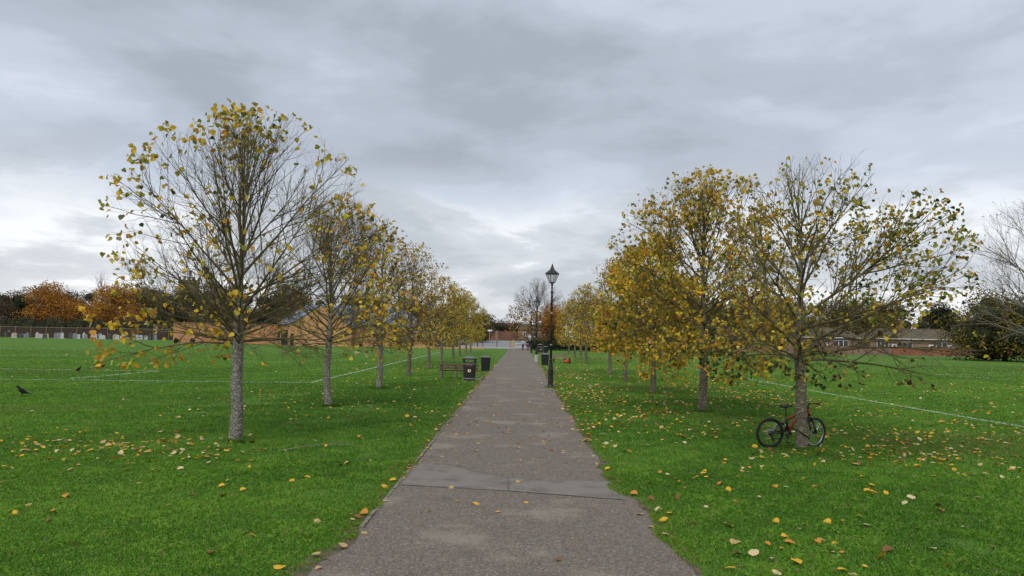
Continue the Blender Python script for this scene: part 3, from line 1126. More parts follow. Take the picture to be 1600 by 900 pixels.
far_variants = []
for k, (seed, H_, Rr, f, wa, wb, p0, top) in enumerate([(31, 7.5, 2.35, 0.25, W_AUT, W_BRN, 0.42, 0.0), (32, 7.2, 2.25, 0.25, W_OLV, W_BRN, 0.6, 0.3),
                                                       (33, 7.3, 2.35, 0.6, W_OLV, W_AUT, 0.7, 0.1), (34, 7.0, 2.3, 0.25, W_YEL, W_BRN, 0.50, 0.2)]):
    tr_ = grow_tree(seed, H_, 1.9, Rr + 0.2, 0.125, 28, n2=9, s3=0.20, s4=0.24, zlow=1.4, thick=1.1, curve=0.2, zc_f=0.32)
    far_variants.append((tr_, leaf_far(f, wa, wb, p0, top)))
protos = {}


def far_tree(k, label, loc, rz, sc, group):
    if k not in protos:
        o = plant_tree("avenue_tree", label, loc, far_variants[k][0], far_variants[k][1], 60 + k, size=(0.08, 0.135), per_tip=(1, 2),
                       quad=True, group=group, leafmat="far_leaf", bark="bark_spotted")
        protos[k] = o
    else:
        o = copy_tree(protos[k])
        o["label"] = label
        o["group"] = group
    o.location = loc
    o.rotation_euler = (0, 0, rz)
    o.scale = (sc, sc, sc)
    return o


ORD = ["", "first", "second", "third", "fourth", "fifth", "sixth", "seventh", "eighth", "ninth", "tenth", "eleventh"]
for i, (x, y, k, rz, sc) in enumerate([(-6.2, 42.3, 0, 0.3, 1.0), (-6.28, 52.0, 3, 1.2, 0.95), (-6.45, 62.4, 1, 2.6, 1.0), (-6.4, 72.5, 2, 0.5, 1.0),
                                       (-6.5, 81.5, 1, 4.4, 1.02), (-6.5, 91.0, 2, 3.1, 1.0), (-6.6, 101.0, 2, 5.0, 1.0)]):
    far_tree(k, f"{ORD[i + 4]} tree from the front in the row left of the path, brown and yellow leaves", (x, y, 0), rz, sc, "trees in the row left of the path")

# --- the right row
plant_tree("avenue_tree", "tree with the red bicycle leaning on its trunk, green leaves on its right side", (6.24, 16.9, 0),
           grow_tree(17, 6.6, 1.95, 3.12, 0.132, 34, n2=8.5, s3=0.21, s4=0.24, zlow=1.4, e_lo=16, asym=(0.45, 0), zc_f=0.30, lean=(0.018, 0), thick=1.12, curve=0.12, e_hi=70),
           leaf_R1, 17, size=(0.06, 0.095), bark="bark_spotted", detailed=True, single_leaves=300, per_tip=(1, 3),
           group="trees in the row right of the path", hang=0.8)
plant_tree("avenue_tree", "tallest tree of the right row, thick with orange and gold leaves, behind the bicycle tree", (6.06, 25.27, 0),
           grow_tree(23, 8.1, 1.95, 3.5, 0.15, 52, n2=10.5, s3=0.18, s4=0.21, zlow=1.0, zc_f=0.32, e_lo=14, curve=0.2), leaf_R2, 23, size=(0.075, 0.12),
           bark="bark_spotted", detailed=True, single_leaves=300, per_tip=(1, 2), group="trees in the row right of the path", hang=0.9)
plant_tree("avenue_tree", "third tree from the front in the right row, low crown full of bright yellow leaves", (5.74, 32.89, 0),
           grow_tree(27, 6.9, 1.9, 2.5, 0.13, 42, n2=9.5, s3=0.19, s4=0.21, zlow=0.8, zc_f=0.32, e_lo=10, curve=0.2), leaf_R3, 27, size=(0.10, 0.155),
           bark="bark_spotted", per_tip=(1, 2), group="trees in the row right of the path", hang=1.0)
for i, (x, y, k, rz, sc) in enumerate([(5.73, 40.94, 3, 4.0, 0.96), (5.82, 48.99, 0, 2.0, 1.0), (5.94, 67.9, 2, 1.4, 0.98), (6.2, 77.5, 1, 0.8, 1.0),
                                       (6.15, 85.5, 3, 5.4, 0.95), (6.5, 101.0, 2, 3.9, 0.95)]):
    far_tree(k, f"{ORD[i + 4]} tree from the front in the row right of the path, olive and brown leaves", (x, y, 0), rz, sc, "trees in the row right of the path")

# ================================================================== lamp posts
def lamp_post(label, x, y, sleeve=False):
    t = thing("lamp_post", label, "lamp post", (x, y, 0), rz=0.15, group="black lantern lamp posts along the path")
    MB().lathe([(0.165, -0.02), (0.165, 0.10), (0.135, 0.14), (0.125, 0.66), (0.15, 0.70), (0.15, 0.76), (0.105, 0.80)], 8).build("base", "iron_black", t, bevel=0.006)
    MB().lathe([(0.128, 0.78), (0.122, 0.86), (0.100, 1.15), (0.072, 1.30), (0.085, 1.33), (0.085, 1.37), (0.056, 1.40)], 12).build("collar", "iron_black", t, smooth=True)
    MB().lathe([(0.056, 1.38), (0.05, 3.0), (0.045, 4.60), (0.068, 4.62), (0.068, 4.68), (0.045, 4.70), (0.04, 4.98), (0.06, 5.0), (0.06, 5.03), (0.035, 5.05)], 12).build("post", "iron_black", t, smooth=True)
    MB().tube([(-0.26, 0, 4.66), (0.26, 0, 4.66)], 0.014, 6).build("ladder_bar", "iron_black", t) if sleeve else None
    for z_ in (2.02, 3.58):
        MB().lathe([(0.0535, 0), (0.0535, 0.10)], 12, (0, 0, z_)).build("number_band", "band_metal", t)
    if sleeve:
        MB().lathe([(0.172, 0.0), (0.170, 0.62), (0.152, 0.64)], 12).build("white_sleeve", "stone_white", t, label="white painted lower sleeve")
    # lantern
    cup = MB().lathe([(0.035, 0.0), (0.085, 0.03), (0.095, 0.07), (0.055, 0.11)], 12, (0, 0, 5.03)).build("gallery", "steel_grey", t, smooth=True)
    zb, zt, rb, rt = 5.14, 5.53, 0.145, 0.315
    n = 6
    fr = MB()
    fr.lathe([(rb + 0.02, 0), (rb + 0.02, 0.035), (rb, 0.035)], n, (0, 0, zb - 0.03))
    fr.lathe([(rt + 0.025, 0), (rt + 0.03, 0.03), (rt, 0.032)], n, (0, 0, zt - 0.005))
    for k in range(n):
        a = 2 * math.pi * k / n
        fr.tube([(rb * math.cos(a), rb * math.sin(a), zb), (rt * math.cos(a), rt * math.sin(a), zt)], 0.014, 5)
    lf = fr.build("lantern_frame", "iron_black", t)
    for k in range(n):
        a0, a1 = 2 * math.pi * k / n, 2 * math.pi * (k + 1) / n
        q = 0.985
        inner = 0.955
        vs, fs = [], []
        for f_ in (q, inner):
            vs += [(rb * f_ * math.cos(a0), rb * f_ * math.sin(a0), zb), (rb * f_ * math.cos(a1), rb * f_ * math.sin(a1), zb),
                   (rt * f_ * math.cos(a1), rt * f_ * math.sin(a1), zt), (rt * f_ * math.cos(a0), rt * f_ * math.sin(a0), zt)]
        fs = [(0, 1, 2, 3), (7, 6, 5, 4), (0, 4, 5, 1), (2, 6, 7, 3), (1, 5, 6, 2), (3, 7, 4, 0)]
        MB().add(vs, fs).build("pane", "glass_lamp", lf)
    roof = MB().lathe([(0.35, 5.545), (0.345, 5.575), (0.20, 5.69), (0.115, 5.76), (0.085, 5.84), (0.05, 5.92)], n).build("lantern_roof", "iron_black", t)
    MB().lathe([(0.05, 5.92), (0.032, 5.945), (0.045, 5.97), (0.03, 6.0), (0.008, 6.06)], 8).build("finial", "iron_black", roof, smooth=True)
    return t


lamp_post("nearest black lantern lamp post on the right edge of the path", 1.44, 35.23).scale = (0.97, 0.97, 0.955)
lamp_post("middle black lantern lamp post with a white painted lower sleeve", 1.53, 70.35, True)
lamp_post("farthest of the three lantern lamp posts, beside the two walkers", 1.55, 104.8)

# ================================================================== bins
def text_mesh(body, size, extrude=0.002):
    cu = bpy.data.curves.new("lettering", 'FONT')
    cu.body = body
    cu.size = size
    cu.extrude = extrude
    cu.align_x = 'CENTER'
    cu.align_y = 'CENTER'
    tmp = bpy.data.objects.new("lettering", cu)
    COL.objects.link(tmp)
    bpy.context.view_layer.update()
    me = bpy.data.meshes.new_from_object(tmp.evaluated_get(bpy.context.evaluated_depsgraph_get()))
    bpy.data.objects.remove(tmp)
    bpy.data.curves.remove(cu)
    me.name = "lettering"
    me.materials.clear()
    return me


def litter_bin(label, x, y, rz=0.0, group=None):
    t = thing("litter_bin", label, "litter bin", (x, y, 0), rz, group)
    n = 8
    ph = math.pi / 8
    MB().lathe([(0.315, 0.0), (0.32, 0.10)], n, phase=ph).build("plinth", "plastic_black", t, bevel=0.01)
    MB().lathe([(0.345, 0.0), (0.345, 0.045)], n, (0, 0, 0.10), phase=ph).build("lower_band", "band_metal", t)
    MB().lathe([(0.33, 0.145), (0.36, 0.80), (0.36, 0.855)], n, phase=ph).build("body", "plastic_black", t, bevel=0.012)
    MB().lathe([(0.368, 0.0), (0.368, 0.03)], n, (0, 0, 0.86), phase=ph).build("upper_band", "band_metal", t)
    hood = MB()
    for k in range(n):                       # hood pillars leave four openings
        a = 2 * math.pi * k / n + ph
        c, s_ = math.cos(a), math.sin(a)
        if abs(s_) > 0.6:
            continue
        hood.tube([(0.325 * c, 0.325 * s_, 0.89), (0.325 * c, 0.325 * s_, 1.13)], 0.055, 6)
    hood.lathe([(0.36, 0.0), (0.36, 0.05), (0.30, 0.05)], n, (0, 0, 0.888), phase=ph)
    hood.lathe([(0.375, 0.0), (0.375, 0.055), (0.30, 0.055)], n, (0, 0, 1.10), phase=ph)
    hood.build("hood", "plastic_black", t)
    for sgn in (0.5, -0.5):                  # closed sides of the hood
        MB().box((sgn * 0.64, 0, 1.01), (0.03, 0.28, 0.20)).build("hood_side", "plastic_black", t)
    MB().lathe([(0.385, 1.155), (0.375, 1.19), (0.25, 1.245), (0.10, 1.27)], n, phase=ph).build("lid", "lid_grey", t)
    f = -0.336
    cu = text_mesh("LITTER", 0.105)
    cu.materials.append(MATS["gold_print"])
    ob("lettering", cu, t, (0, f - 0.004, 0.80), (R(90 - 2.6), 0, 0))
    MB().lathe([(0.085, 0), (0.085, 0.004)], 18, (0, 0, 0)).build("emblem", "cream_print", t, (0, f + 0.012, 0.53), (R(90 - 2.6), 0, 0))
    e = [c for c in t.children if c.name.startswith("emblem")][0]
    MB().box((0.0, 0.015, 0.006), (0.035, 0.075, 0.004)).box((0.03, -0.03, 0.006), (0.03, 0.03, 0.004)).build("figure", "plastic_black", e)
    return t


litter_bin("tall black litter bin with lettering and cream emblem beside the left bench", -2.61, 39.4, 0.05)
litter_bin("small distant black litter bin on the right, behind the middle lamp post", 2.75, 103.9, 0.3)


def square_bin(label, x, y, rz, sc=1.0, lean=0.0):
    t = thing("dustbin", label, "bin", (x, y, 0), rz)
    w0, w1, h = 0.265, 0.315, 0.90
    vs = [(-w0, -w0, 0), (w0, -w0, 0), (w0, w0, 0), (-w0, w0, 0), (-w1, -w1, h), (w1, -w1, h), (w1, w1, h), (-w1, w1, h)]
    MB().add(vs, [(0, 3, 2, 1), (4, 5, 6, 7), (0, 1, 5, 4), (1, 2, 6, 5), (2, 3, 7, 6), (3, 0, 4, 7)]).build("body", "plastic_navy", t, bevel=0.03)
    w2 = 0.335
    vs = [(-w2, -w2, h), (w2, -w2, h), (w2, w2, h), (-w2, w2, h), (-w2, -w2, h + .03), (w2, -w2, h + .03), (w2, w2, h + .03), (-w2, w2, h + .03),
          (-0.12, -0.12, h + 0.10), (0.12, -0.12, h + 0.10), (0.12, 0.12, h + 0.10), (-0.12, 0.12, h + 0.10)]
    MB().add(vs, [(0, 3, 2, 1), (0, 1, 5, 4), (1, 2, 6, 5), (2, 3, 7, 6), (3, 0, 4, 7), (4, 5, 9, 8), (5, 6, 10, 9), (6, 7, 11, 10), (7, 4, 8, 11), (8, 9, 10, 11)]).build("lid", "lid_grey", t, bevel=0.012)
    t.scale = (sc, sc, sc)
    return t


square_bin("square black bin with grey lid at the left edge of the path", -2.27, 50.2, 0.10)
square_bin("square black bin right of the path, just behind the nearest lamp post", 2.05, 61.9, -0.1, 0.98)
square_bin("far black bin right of the path, beyond the middle lamp post", 3.65, 107.5, 0.2, 0.95)

# ================================================================== benches
def bench(label, x, y, rz, length, wood, post, posts):
    t = thing("bench", label, "bench", (x, y, 0), rz)
    for px in posts:
        MB().box((px, 0, 0.39), (0.11, 0.09, 0.84), (R(-4), 0, 0)).build("post", post, t, bevel=0.008)
    for px in posts:
        MB().box((px, 0.30, 0.19), (0.10, 0.40, 0.42)).build("leg", "bench_leg" if wood == "bench_grey" else post, t)
    for z_, h_ in ((0.74, 0.13), (0.57, 0.11)):
        MB().box((0, -0.062 - 0.012, z_), (length * 0.93, 0.035, h_), (R(-4), 0, 0)).build("back_slat", wood, t, bevel=0.005)
    for k in range(3):
        MB().box((0, 0.12 + k * 0.145, 0.425), (length, 0.13, 0.045)).build("seat_slat", wood, t, bevel=0.005)
    return t


bench("dark wooden bench seen from behind, next to the tall litter bin", -3.28, 41.0, 0.0, 2.25, "bench_wood", "bench_post", (-0.95, -0.17, 0.75))
bench("weathered grey wooden bench right of the path behind the orange cone", 3.3, 68.3, math.pi, 2.0, "bench_grey", "bench_grey", (-0.75, 0.25, 0.8))
bench("distant dark bench on the right between two far black bins", 3.3, 110.0, math.pi / 2, 1.7, "bench_wood", "bench_wood", (-0.6, 0.6))

# ================================================================== toppled cone
t = thing("traffic_cone", "orange traffic cone lying on its side in front of the right bench", "traffic cone", (4.35, 66.1, 0.27), rz=-0.3)
tilt = (0, R(-100), 0)
MB().lathe([(0.20, 0.03), (0.18, 0.08), (0.035, 0.62), (0.02, 0.625)], 16).build("cone_body", "cone_orange", t, rot=tilt, smooth=True)
MB().box((0, 0, 0.012), (0.48, 0.48, 0.04)).build("cone_base", "rubber", t, rot=tilt, bevel=0.01)

# ================================================================== bicycle
def bicycle(x, y, rz, tilt):
    t = thing("bicycle", "red and black mountain bicycle leaning against the right-hand tree trunk", "bicycle", (x, y, 0.0), rz)
    t.rotation_euler = (tilt, 0, rz)
    RW = 0.335

    def wheel(cx, steer):
        w = ob("wheel", MB().torus((0, 0, 0), RW - 0.027, 0.027, n=48, k=8).mesh("wheel", "rubber", True), t, (cx, 0, RW), (0, 0, steer))
        kn = MB()
        for k in range(56):                                # tyre knobs
            a = 2 * math.pi * k / 56
            kn.box((math.cos(a) * RW, 0.012 * (-1) ** k, math.sin(a) * RW), (0.012, 0.02, 0.016), (0, -a, 0))
        kn.build("tyre_knobs", "rubber", w, kind="stuff")
        MB().torus((0, 0, 0), RW - 0.058, 0.011, n=48, k=6).build("rim", "bike_black" if cx < 0.5 else "alloy", w, smooth=True)
        sp = MB()
        for k in range(28):
            a = 2 * math.pi * k / 28
            b = a + (0.5 if k % 2 else -0.5)
            s_ = 0.025 if (k // 2) % 2 else -0.025
            sp.tube([(0.025 * math.cos(b), s_, 0.025 * math.sin(b)), ((RW - 0.06) * math.cos(a), 0, (RW - 0.06) * math.sin(a))], 0.0016, 3, cap=False)
        sp.build("spokes", "alloy", w)
        MB().tube([(0, -0.06, 0), (0, -0.028, 0), (0, 0.028, 0), (0, 0.06, 0)], [0.012, 0.026, 0.026, 0.012], 10).build("hub", "bike_black", w)
        MB().torus((0, 0.035, 0), 0.062, 0.014, n=24, k=4).build("brake_disc", "steel_grey", w)
        return w
    rw = wheel(0, 0)
    for k, r_ in enumerate((0.055, 0.045, 0.035)):
        MB().torus((0, -0.036 - 0.007 * k, 0), r_ * 0.6, r_ * 0.42, n=18, k=4).build("sprocket", "bike_black", rw)
    st = R(14)
    fx = 1.10
    wheel(fx, st)
    BB = (0.43, 0, 0.31)
    HT, HB = (0.925, 0, 0.87), (0.955, 0, 0.71)
    MB().tube([HB, HT], 0.032, 12).build("head_tube", "bike_red", t, smooth=True)
    MB().tube([(0.93, 0, 0.79), (0.72, 0, 0.70), (0.56, 0, 0.57), BB], [0.045, 0.055, 0.048, 0.04], 12, flat=0.7).build("down_tube", "bike_red", t, smooth=True)
    MB().tube([(0.925, 0, 0.845), (0.65, 0, 0.75), (0.39, 0, 0.62)], [0.034, 0.034, 0.028], 12).build("top_tube", "bike_red", t, smooth=True)
    MB().tube([BB, (0.40, 0, 0.56), (0.385, 0, 0.70)], [0.04, 0.034, 0.03], 12).build("seat_tube", "bike_black", t, smooth=True)
    MB().box((0.80, -0.052, 0.735), (0.15, 0.006, 0.035), (0, R(-24), 0)).build("decal", "decal", t)
    MB().tube([(0.42, 0, 0.47), (0.33, 0, 0.53)], 0.022, 10).build("shock_absorber", "steel_grey", t, smooth=True)
    MB().tube([(0.33, 0, 0.53), (0.27, 0, 0.57)], 0.03, 10).build("shock_spring", "bike_black", t)
    for s_ in (-1, 1):
        MB().tube([(0, 0.065 * s_, RW), (0.2, 0.055 * s_, 0.345), (0.40, 0.035 * s_, 0.40)], [0.016, 0.02, 0.022], 8).build("chain_stay", "bike_black", t, smooth=True)
        MB().tube([(0, 0.065 * s_, RW), (0.18, 0.055 * s_, 0.47), (0.30, 0.03 * s_, 0.56)], [0.013, 0.014, 0.016], 8).build("seat_stay", "bike_black", t, smooth=True)
    MB().tube([(0.385, 0, 0.68), (0.37, 0, 0.90)], 0.0145, 10).build("seat_post", "bike_black", t, smooth=True)
    sd = MB()
    vs, fs = [], []
    prof = [(-0.13, 0.075, 0.035), (-0.10, 0.085, 0.045), (-0.02, 0.065, 0.035), (0.06, 0.035, 0.028), (0.14, 0.022, 0.026), (0.16, 0.012, 0.015)]
    m = 10
    for px, w, h in prof:
        for k in range(m):
            a = 2 * math.pi * k / m
            vs.append((px, w * math.cos(a), h * math.sin(a) * (0.6 if math.sin(a) < 0 else 1)))
    for i in range(len(prof) - 1):
        for k in range(m):
            fs.append((i * m + k, i * m + (k + 1) % m, (i + 1) * m + (k + 1) % m, (i + 1) * m + k))
    fs += [tuple(range(m - 1, -1, -1)), tuple((len(prof) - 1) * m + k for k in range(m))]
    sd.add(vs, fs).build("saddle", "bike_black", t, (0.385, 0, 0.925), (0, R(-4), 0), smooth=True)
    # fork and bars turn with the front wheel
    fk = ob("fork", MB().box((0, 0, 0), (0.05, 0.17, 0.035)).mesh("fork", "bike_black"), t, (0.965, 0, 0.67), (0, R(-14), st))
    # legs from the crown to the axle, in the bike frame so that they meet the hub
    for s_ in (-1, 1):
        off = Vector((-math.sin(st) * 0.07 * s_, math.cos(st) * 0.07 * s_, 0))
        a = Vector((0.965, 0, 0.69)) + off
        b = Vector((fx - 0.01, 0, RW)) + off
        mid = a.lerp(b, 0.42)
        MB().tube([a, mid], 0.017, 10).build("fork_leg", "bike_black", t, smooth=True)
        MB().tube([mid, b], 0.025, 10).build("fork_slider", "bike_black", t, smooth=True)
    MB().tube([(0.925, 0, 0.87), (0.915, 0, 0.94), (0.975, 0.012, 0.985)], 0.021, 10).build("stem", "bike_black", t, smooth=True)
    c = Vector((0.975, 0.012, 0.985))
    dr = Vector((-math.sin(st), math.cos(st), 0))
    back = Vector((-math.cos(st), -math.sin(st), 0))
    bar = [c + dr * s_ * 0.31 + back * (abs(s_) ** 2) * 0.05 + Vector((0, 0, 0.045 * min(1, abs(s_) * 1.6))) for s_ in (-1, -0.6, -0.3, 0, 0.3, 0.6, 1)]
    MB().tube(bar, 0.0125, 8).build("handlebar", "bike_black", t, smooth=True)
    for s_ in (0, -1):
        a, b = bar[s_], bar[s_].lerp(bar[1 if s_ == 0 else -2], 0.75)
        MB().tube([a, b], 0.018, 10).build("grip", "rubber", t, smooth=True)
        e = bar[s_]
        MB().tube([e, e - back * 0.07 + Vector((0, 0, 0.045))], 0.011, 8).build("bar_end", "bike_black", t, smooth=True)
        lv = bar[1 if s_ == 0 else -2]
        MB().tube([lv, lv - back * 0.05 + Vector((0, 0, -0.02)), e.lerp(lv, 0.3) - back * 0.06 + Vector((0, 0, -0.03))], 0.007, 6).build("brake_lever", "bike_black", t)
    MB().tube([bar[2], bar[2] - back * 0.13 + Vector((0, 0, -0.05)), (0.99, 0.02, 0.62)], 0.0035, 5).build("cable", "bike_black", t)
    # drivetrain
    MB().torus((BB[0], -0.05, BB[2]), 0.075, 0.011, n=28, k=4).torus((BB[0], -0.05, BB[2]), 0.04, 0.018, n=20, k=4).build("chainring", "bike_black", t)
    MB().tube([(BB[0], -0.07, BB[2]), (BB[0] - 0.06, -0.075, BB[2] - 0.155)], 0.012, 8).build("crank", "bike_black", t)
    MB().box((BB[0] - 0.06, -0.13, BB[2] - 0.155), (0.09, 0.085, 0.022)).build("pedal", "bike_black", t)
    MB().tube([(BB[0], 0.07, BB[2]), (BB[0] + 0.06, 0.075, BB[2] + 0.155)], 0.012, 8).build("crank", "bike_black", t)
    MB().box((BB[0] + 0.06, 0.13, BB[2] + 0.155), (0.09, 0.085, 0.022)).build("pedal", "bike_black", t)
    MB().tube([(0, -0.05, RW + 0.045), (BB[0], -0.05, BB[2] + 0.078)], 0.005, 5).tube([(0.04, -0.05, 0.22), (BB[0], -0.05, BB[2] - 0.078)], 0.005, 5).build("chain", "bike_black", t)
    MB().tube([(0.0, -0.075, 0.28), (0.035, -0.07, 0.235), (0.05, -0.065, 0.17)], [0.016, 0.02, 0.016], 8).build("derailleur", "bike_black", t)
    return t


bicycle(5.60, 17.10, R(12), R(4))
# cable lock looped round the trunk
lk = MB()
pts = []
for k in range(25):
    a = 2 * math.pi * k / 24
    pts.append((0.17 * math.cos(a), 0.20 * math.sin(a) + 0.04, 0.36 - 0.11 * math.cos(a)))
lk.tube(pts, 0.011, 6)
lk.build("cable_lock", "rubber", None, (6.24, 16.9, 0), smooth=True, label="black cable lock looped round the trunk the bicycle leans on", cat="cable lock")

# ================================================================== crows
def crow(label, x, y, rz, sc=1.0):
    t = thing("crow", label, "bird", (x, y, 0.02), rz)
    sp = [(-0.245, 0.105, 0.006, 0.03), (-0.20, 0.118, 0.010, 0.034), (-0.13, 0.142, 0.030, 0.045), (-0.06, 0.172, 0.058, 0.065), (0.0, 0.195, 0.066, 0.072),
          (0.055, 0.225, 0.058, 0.062), (0.09, 0.262, 0.043, 0.044), (0.112, 0.295, 0.038, 0.036), (0.135, 0.312, 0.035, 0.034), (0.16, 0.313, 0.022, 0.022), (0.175, 0.311, 0.008, 0.008)]
    m = 12
    vs, fs = [], []
    for px, pz, rz_, ry in sp:
        for k in range(m):
            a = 2 * math.pi * k / m
            vs.append((px, ry * math.cos(a), pz + rz_ * math.sin(a)))
    for i in range(len(sp) - 1):
        for k in range(m):
            fs.append((i * m + k, i * m + (k + 1) % m, (i + 1) * m + (k + 1) % m, (i + 1) * m + k))
    fs += [tuple(range(m - 1, -1, -1)), tuple((len(sp) - 1) * m + k for k in range(m))]
    b = MB().add(vs, fs)
    for s_ in (-1, 1):
        b.tube([(0.0, 0.03 * s_, 0.15), (-0.005, 0.033 * s_, 0.09), (0.012, 0.035 * s_, 0.0)], [0.02, 0.009, 0.005], 6)
        for tx, ty in ((0.045, 0.0), (0.035, 0.02), (0.035, -0.02), (-0.03, 0)):
            b.tube([(0.012, 0.035 * s_, 0.004), (0.012 + tx, 0.035 * s_ + ty, 0.003)], 0.004, 4)
    b.build("body", "crow", t, smooth=True)
    MB().tube([(0.165, 0, 0.312), (0.20, 0, 0.309), (0.235, 0, 0.298)], [0.014, 0.010, 0.002], 8).build("beak", "crow", t, smooth=True)
    for s_ in (-1, 1):
        MB().add([(0.05, 0.062 * s_, 0.235), (0.04, 0.078 * s_, 0.17), (-0.10, 0.066 * s_, 0.118), (-0.21, 0.02 * s_, 0.112), (-0.10, 0.052 * s_, 0.165),
                  (0.0, 0.07 * s_, 0.215)], [(0, 1, 2, 3, 4, 5)]).build("wing", "crow", t)
    t.scale = (sc, sc, sc)


crow("black crow standing side-on on the lawn at the far left", -16.54, 25.12, math.pi, 1.15)
crow("tiny black crow seen end-on on the pitch line area at left", -22.93, 39.2, 1.3, 1.0)

# ================================================================== people
def skin_part(name, material, J, E_, parent, sub=1):
    """J: name -> (pos, rx, ry); one continuous skinned surface"""
    keys = list(J)
    me = bpy.data.meshes.new(name)
    me.from_pydata([J[k][0] for k in keys], [(keys.index(a), keys.index(b)) for a, b in E_], [])
    me.materials.append(MATS[material])
    o = ob(name, me, parent)
    md = o.modifiers.new("skin", 'SKIN')
    md.use_smooth_shade = True
    for i, k in enumerate(keys):
        r_ = J[k][1]
        me.skin_vertices[0].data[i].radius = (r_, J[k][2] if len(J[k]) > 2 else r_)
        me.skin_vertices[0].data[i].use_root = (i == 0)
    sb = o.modifiers.new("subdivision", 'SUBSURF')
    sb.levels = sub
    sb.render_levels = sub
    return o


def person(label, x, y, rz, top, legs, hair, bend=0.0, stride=0.16, arm=None, loc_z=0.0, group=None):
    t = thing("person", label, "person", (x, y, loc_z), rz, group)
    # facing +Y; bend tips the upper body forward about the hips
    def B(p):
        v = Vector(p) - Vector((0, 0, 0.95))
        return tuple(Matrix.Rotation(-bend, 3, 'X') @ v + Vector((0, 0, 0.95)))
    s = stride
    bodyJ = {"pelvis": ((0, 0, 0.95), 0.15, 0.11), "chest": (B((0, 0.01, 1.28)), 0.16, 0.11), "neck": (B((0, 0.02, 1.50)), 0.055), "head0": (B((0, 0.035, 1.56)), 0.075, 0.08),
             "head1": (B((0, 0.04, 1.65)), 0.082, 0.095), "head2": (B((0, 0.03, 1.735)), 0.05, 0.06)}
    ed = [("pelvis", "chest"), ("chest", "neck"), ("neck", "head0"), ("head0", "head1"), ("head1", "head2")]
    hands = arm or [((-0.27, 0.02, 1.16), (-0.28, 0.10, 0.93)), ((0.27, -0.02, 1.16), (0.28, 0.02, 0.93))]
    for nme, sg, (el, ha) in (("l", -1, hands[0]), ("r", 1, hands[1])):
        bodyJ["sh" + nme] = (B((sg * 0.17, 0.0, 1.43)), 0.06)
        bodyJ["el" + nme] = (B(el), 0.042)
        bodyJ["wr" + nme] = (B(ha), 0.03)
        d = (Vector(ha) - Vector(el)).normalized()
        bodyJ["pa" + nme] = (B(Vector(ha) + d * 0.08), 0.036, 0.018)
        ed += [("chest", "sh" + nme), ("sh" + nme, "el" + nme), ("el" + nme, "wr" + nme), ("wr" + nme, "pa" + nme)]
        for q in range(5):
            fx_ = (q - 2) * 0.014
            bodyJ[f"f{q}" + nme] = (B(Vector(ha) + d * (0.15 if q else 0.10) + Vector((0, fx_, 0.0))), 0.009)
            ed.append(("pa" + nme, f"f{q}" + nme))
        ky = s * sg
        bodyJ["hip" + nme] = ((sg * 0.09, 0, 0.90), 0.085)
        bodyJ["kn" + nme] = ((sg * 0.095, ky * 0.55 + 0.03, 0.49), 0.058)
        bodyJ["an" + nme] = ((sg * 0.095, ky - (0.05 if ky < 0 else 0), 0.09), 0.04)
        bodyJ["to" + nme] = ((sg * 0.105, ky + 0.12, 0.045), 0.036)
        ed += [("pelvis", "hip" + nme), ("hip" + nme, "kn" + nme), ("kn" + nme, "an" + nme), ("an" + nme, "to" + nme)]
    skin_part("body", "skin", bodyJ, ed, t)
    k = 1.22
    J = {"pelvis": ((0, 0, 0.97), 0.15 * k, 0.12 * k), "chest": (B((0, 0.01, 1.28)), 0.16 * k, 0.12 * k), "collar": (B((0, 0.015, 1.46)), 0.085)}
    ed = [("pelvis", "chest"), ("chest", "collar")]
    for nme in "lr":
        J["sh" + nme] = (bodyJ["sh" + nme][0], 0.078)
        J["el" + nme] = (bodyJ["el" + nme][0], 0.056)
        J["wr" + nme] = (bodyJ["wr" + nme][0], 0.044)
        ed += [("chest", "sh" + nme), ("sh" + nme, "el" + nme), ("el" + nme, "wr" + nme)]
    skin_part("jacket", top, J, ed, t)
    J = {"pelvis": ((0, 0, 0.93), 0.17, 0.13)}
    ed = []
    for nme in "lr":
        for q, r_ in (("hip", 0.105), ("kn", 0.078), ("an", 0.062)):
            J[q + nme] = (bodyJ[q + nme][0], r_)
        ed += [("pelvis", "hip" + nme), ("hip" + nme, "kn" + nme), ("kn" + nme, "an" + nme)]
    skin_part("trousers", legs, J, ed, t)
    for nme in "lr":
        a, b = Vector(bodyJ["an" + nme][0]), Vector(bodyJ["to" + nme][0])
        MB().tube([(a.x, a.y - 0.07, 0.045), (a.x, a.y, 0.055), (b.x, b.y, 0.045), (b.x, b.y + 0.05, 0.035)], [0.035, 0.052, 0.046, 0.025], 8).build("shoe", "shoe", t, smooth=True)
    J = {"a": (B((0, 0.01, 1.60)), 0.086, 0.085), "b": (B((0, 0.015, 1.69)), 0.095, 0.10), "c": (B((0, 0.025, 1.765)), 0.055, 0.06)}
    skin_part("hair", hair, J, [("a", "b"), ("b", "c")], t)
    return t


person("person in a pale blue top and dark trousers walking away down the path", 0.42, 121.0, 0.0, "top_blue", "trousers_dark", "hair", loc_z=0.012)
person("person in a black top and dark red trousers walking away beside the far lamp post", 1.22, 121.3, 0.05, "top_black", "trousers_red", "hair", stride=-0.14, loc_z=0.012)
person("person in a navy jacket bending over among the headstones at far left", -103.0, 150.3, R(-85), "jacket_navy", "jeans_grey", "grey_hair", bend=R(62), stride=0.05,
       arm=[((-0.22, 0.22, 1.50), (-0.16, 0.36, 1.72)), ((0.22, 0.25, 1.30), (0.18, 0.45, 1.20))])

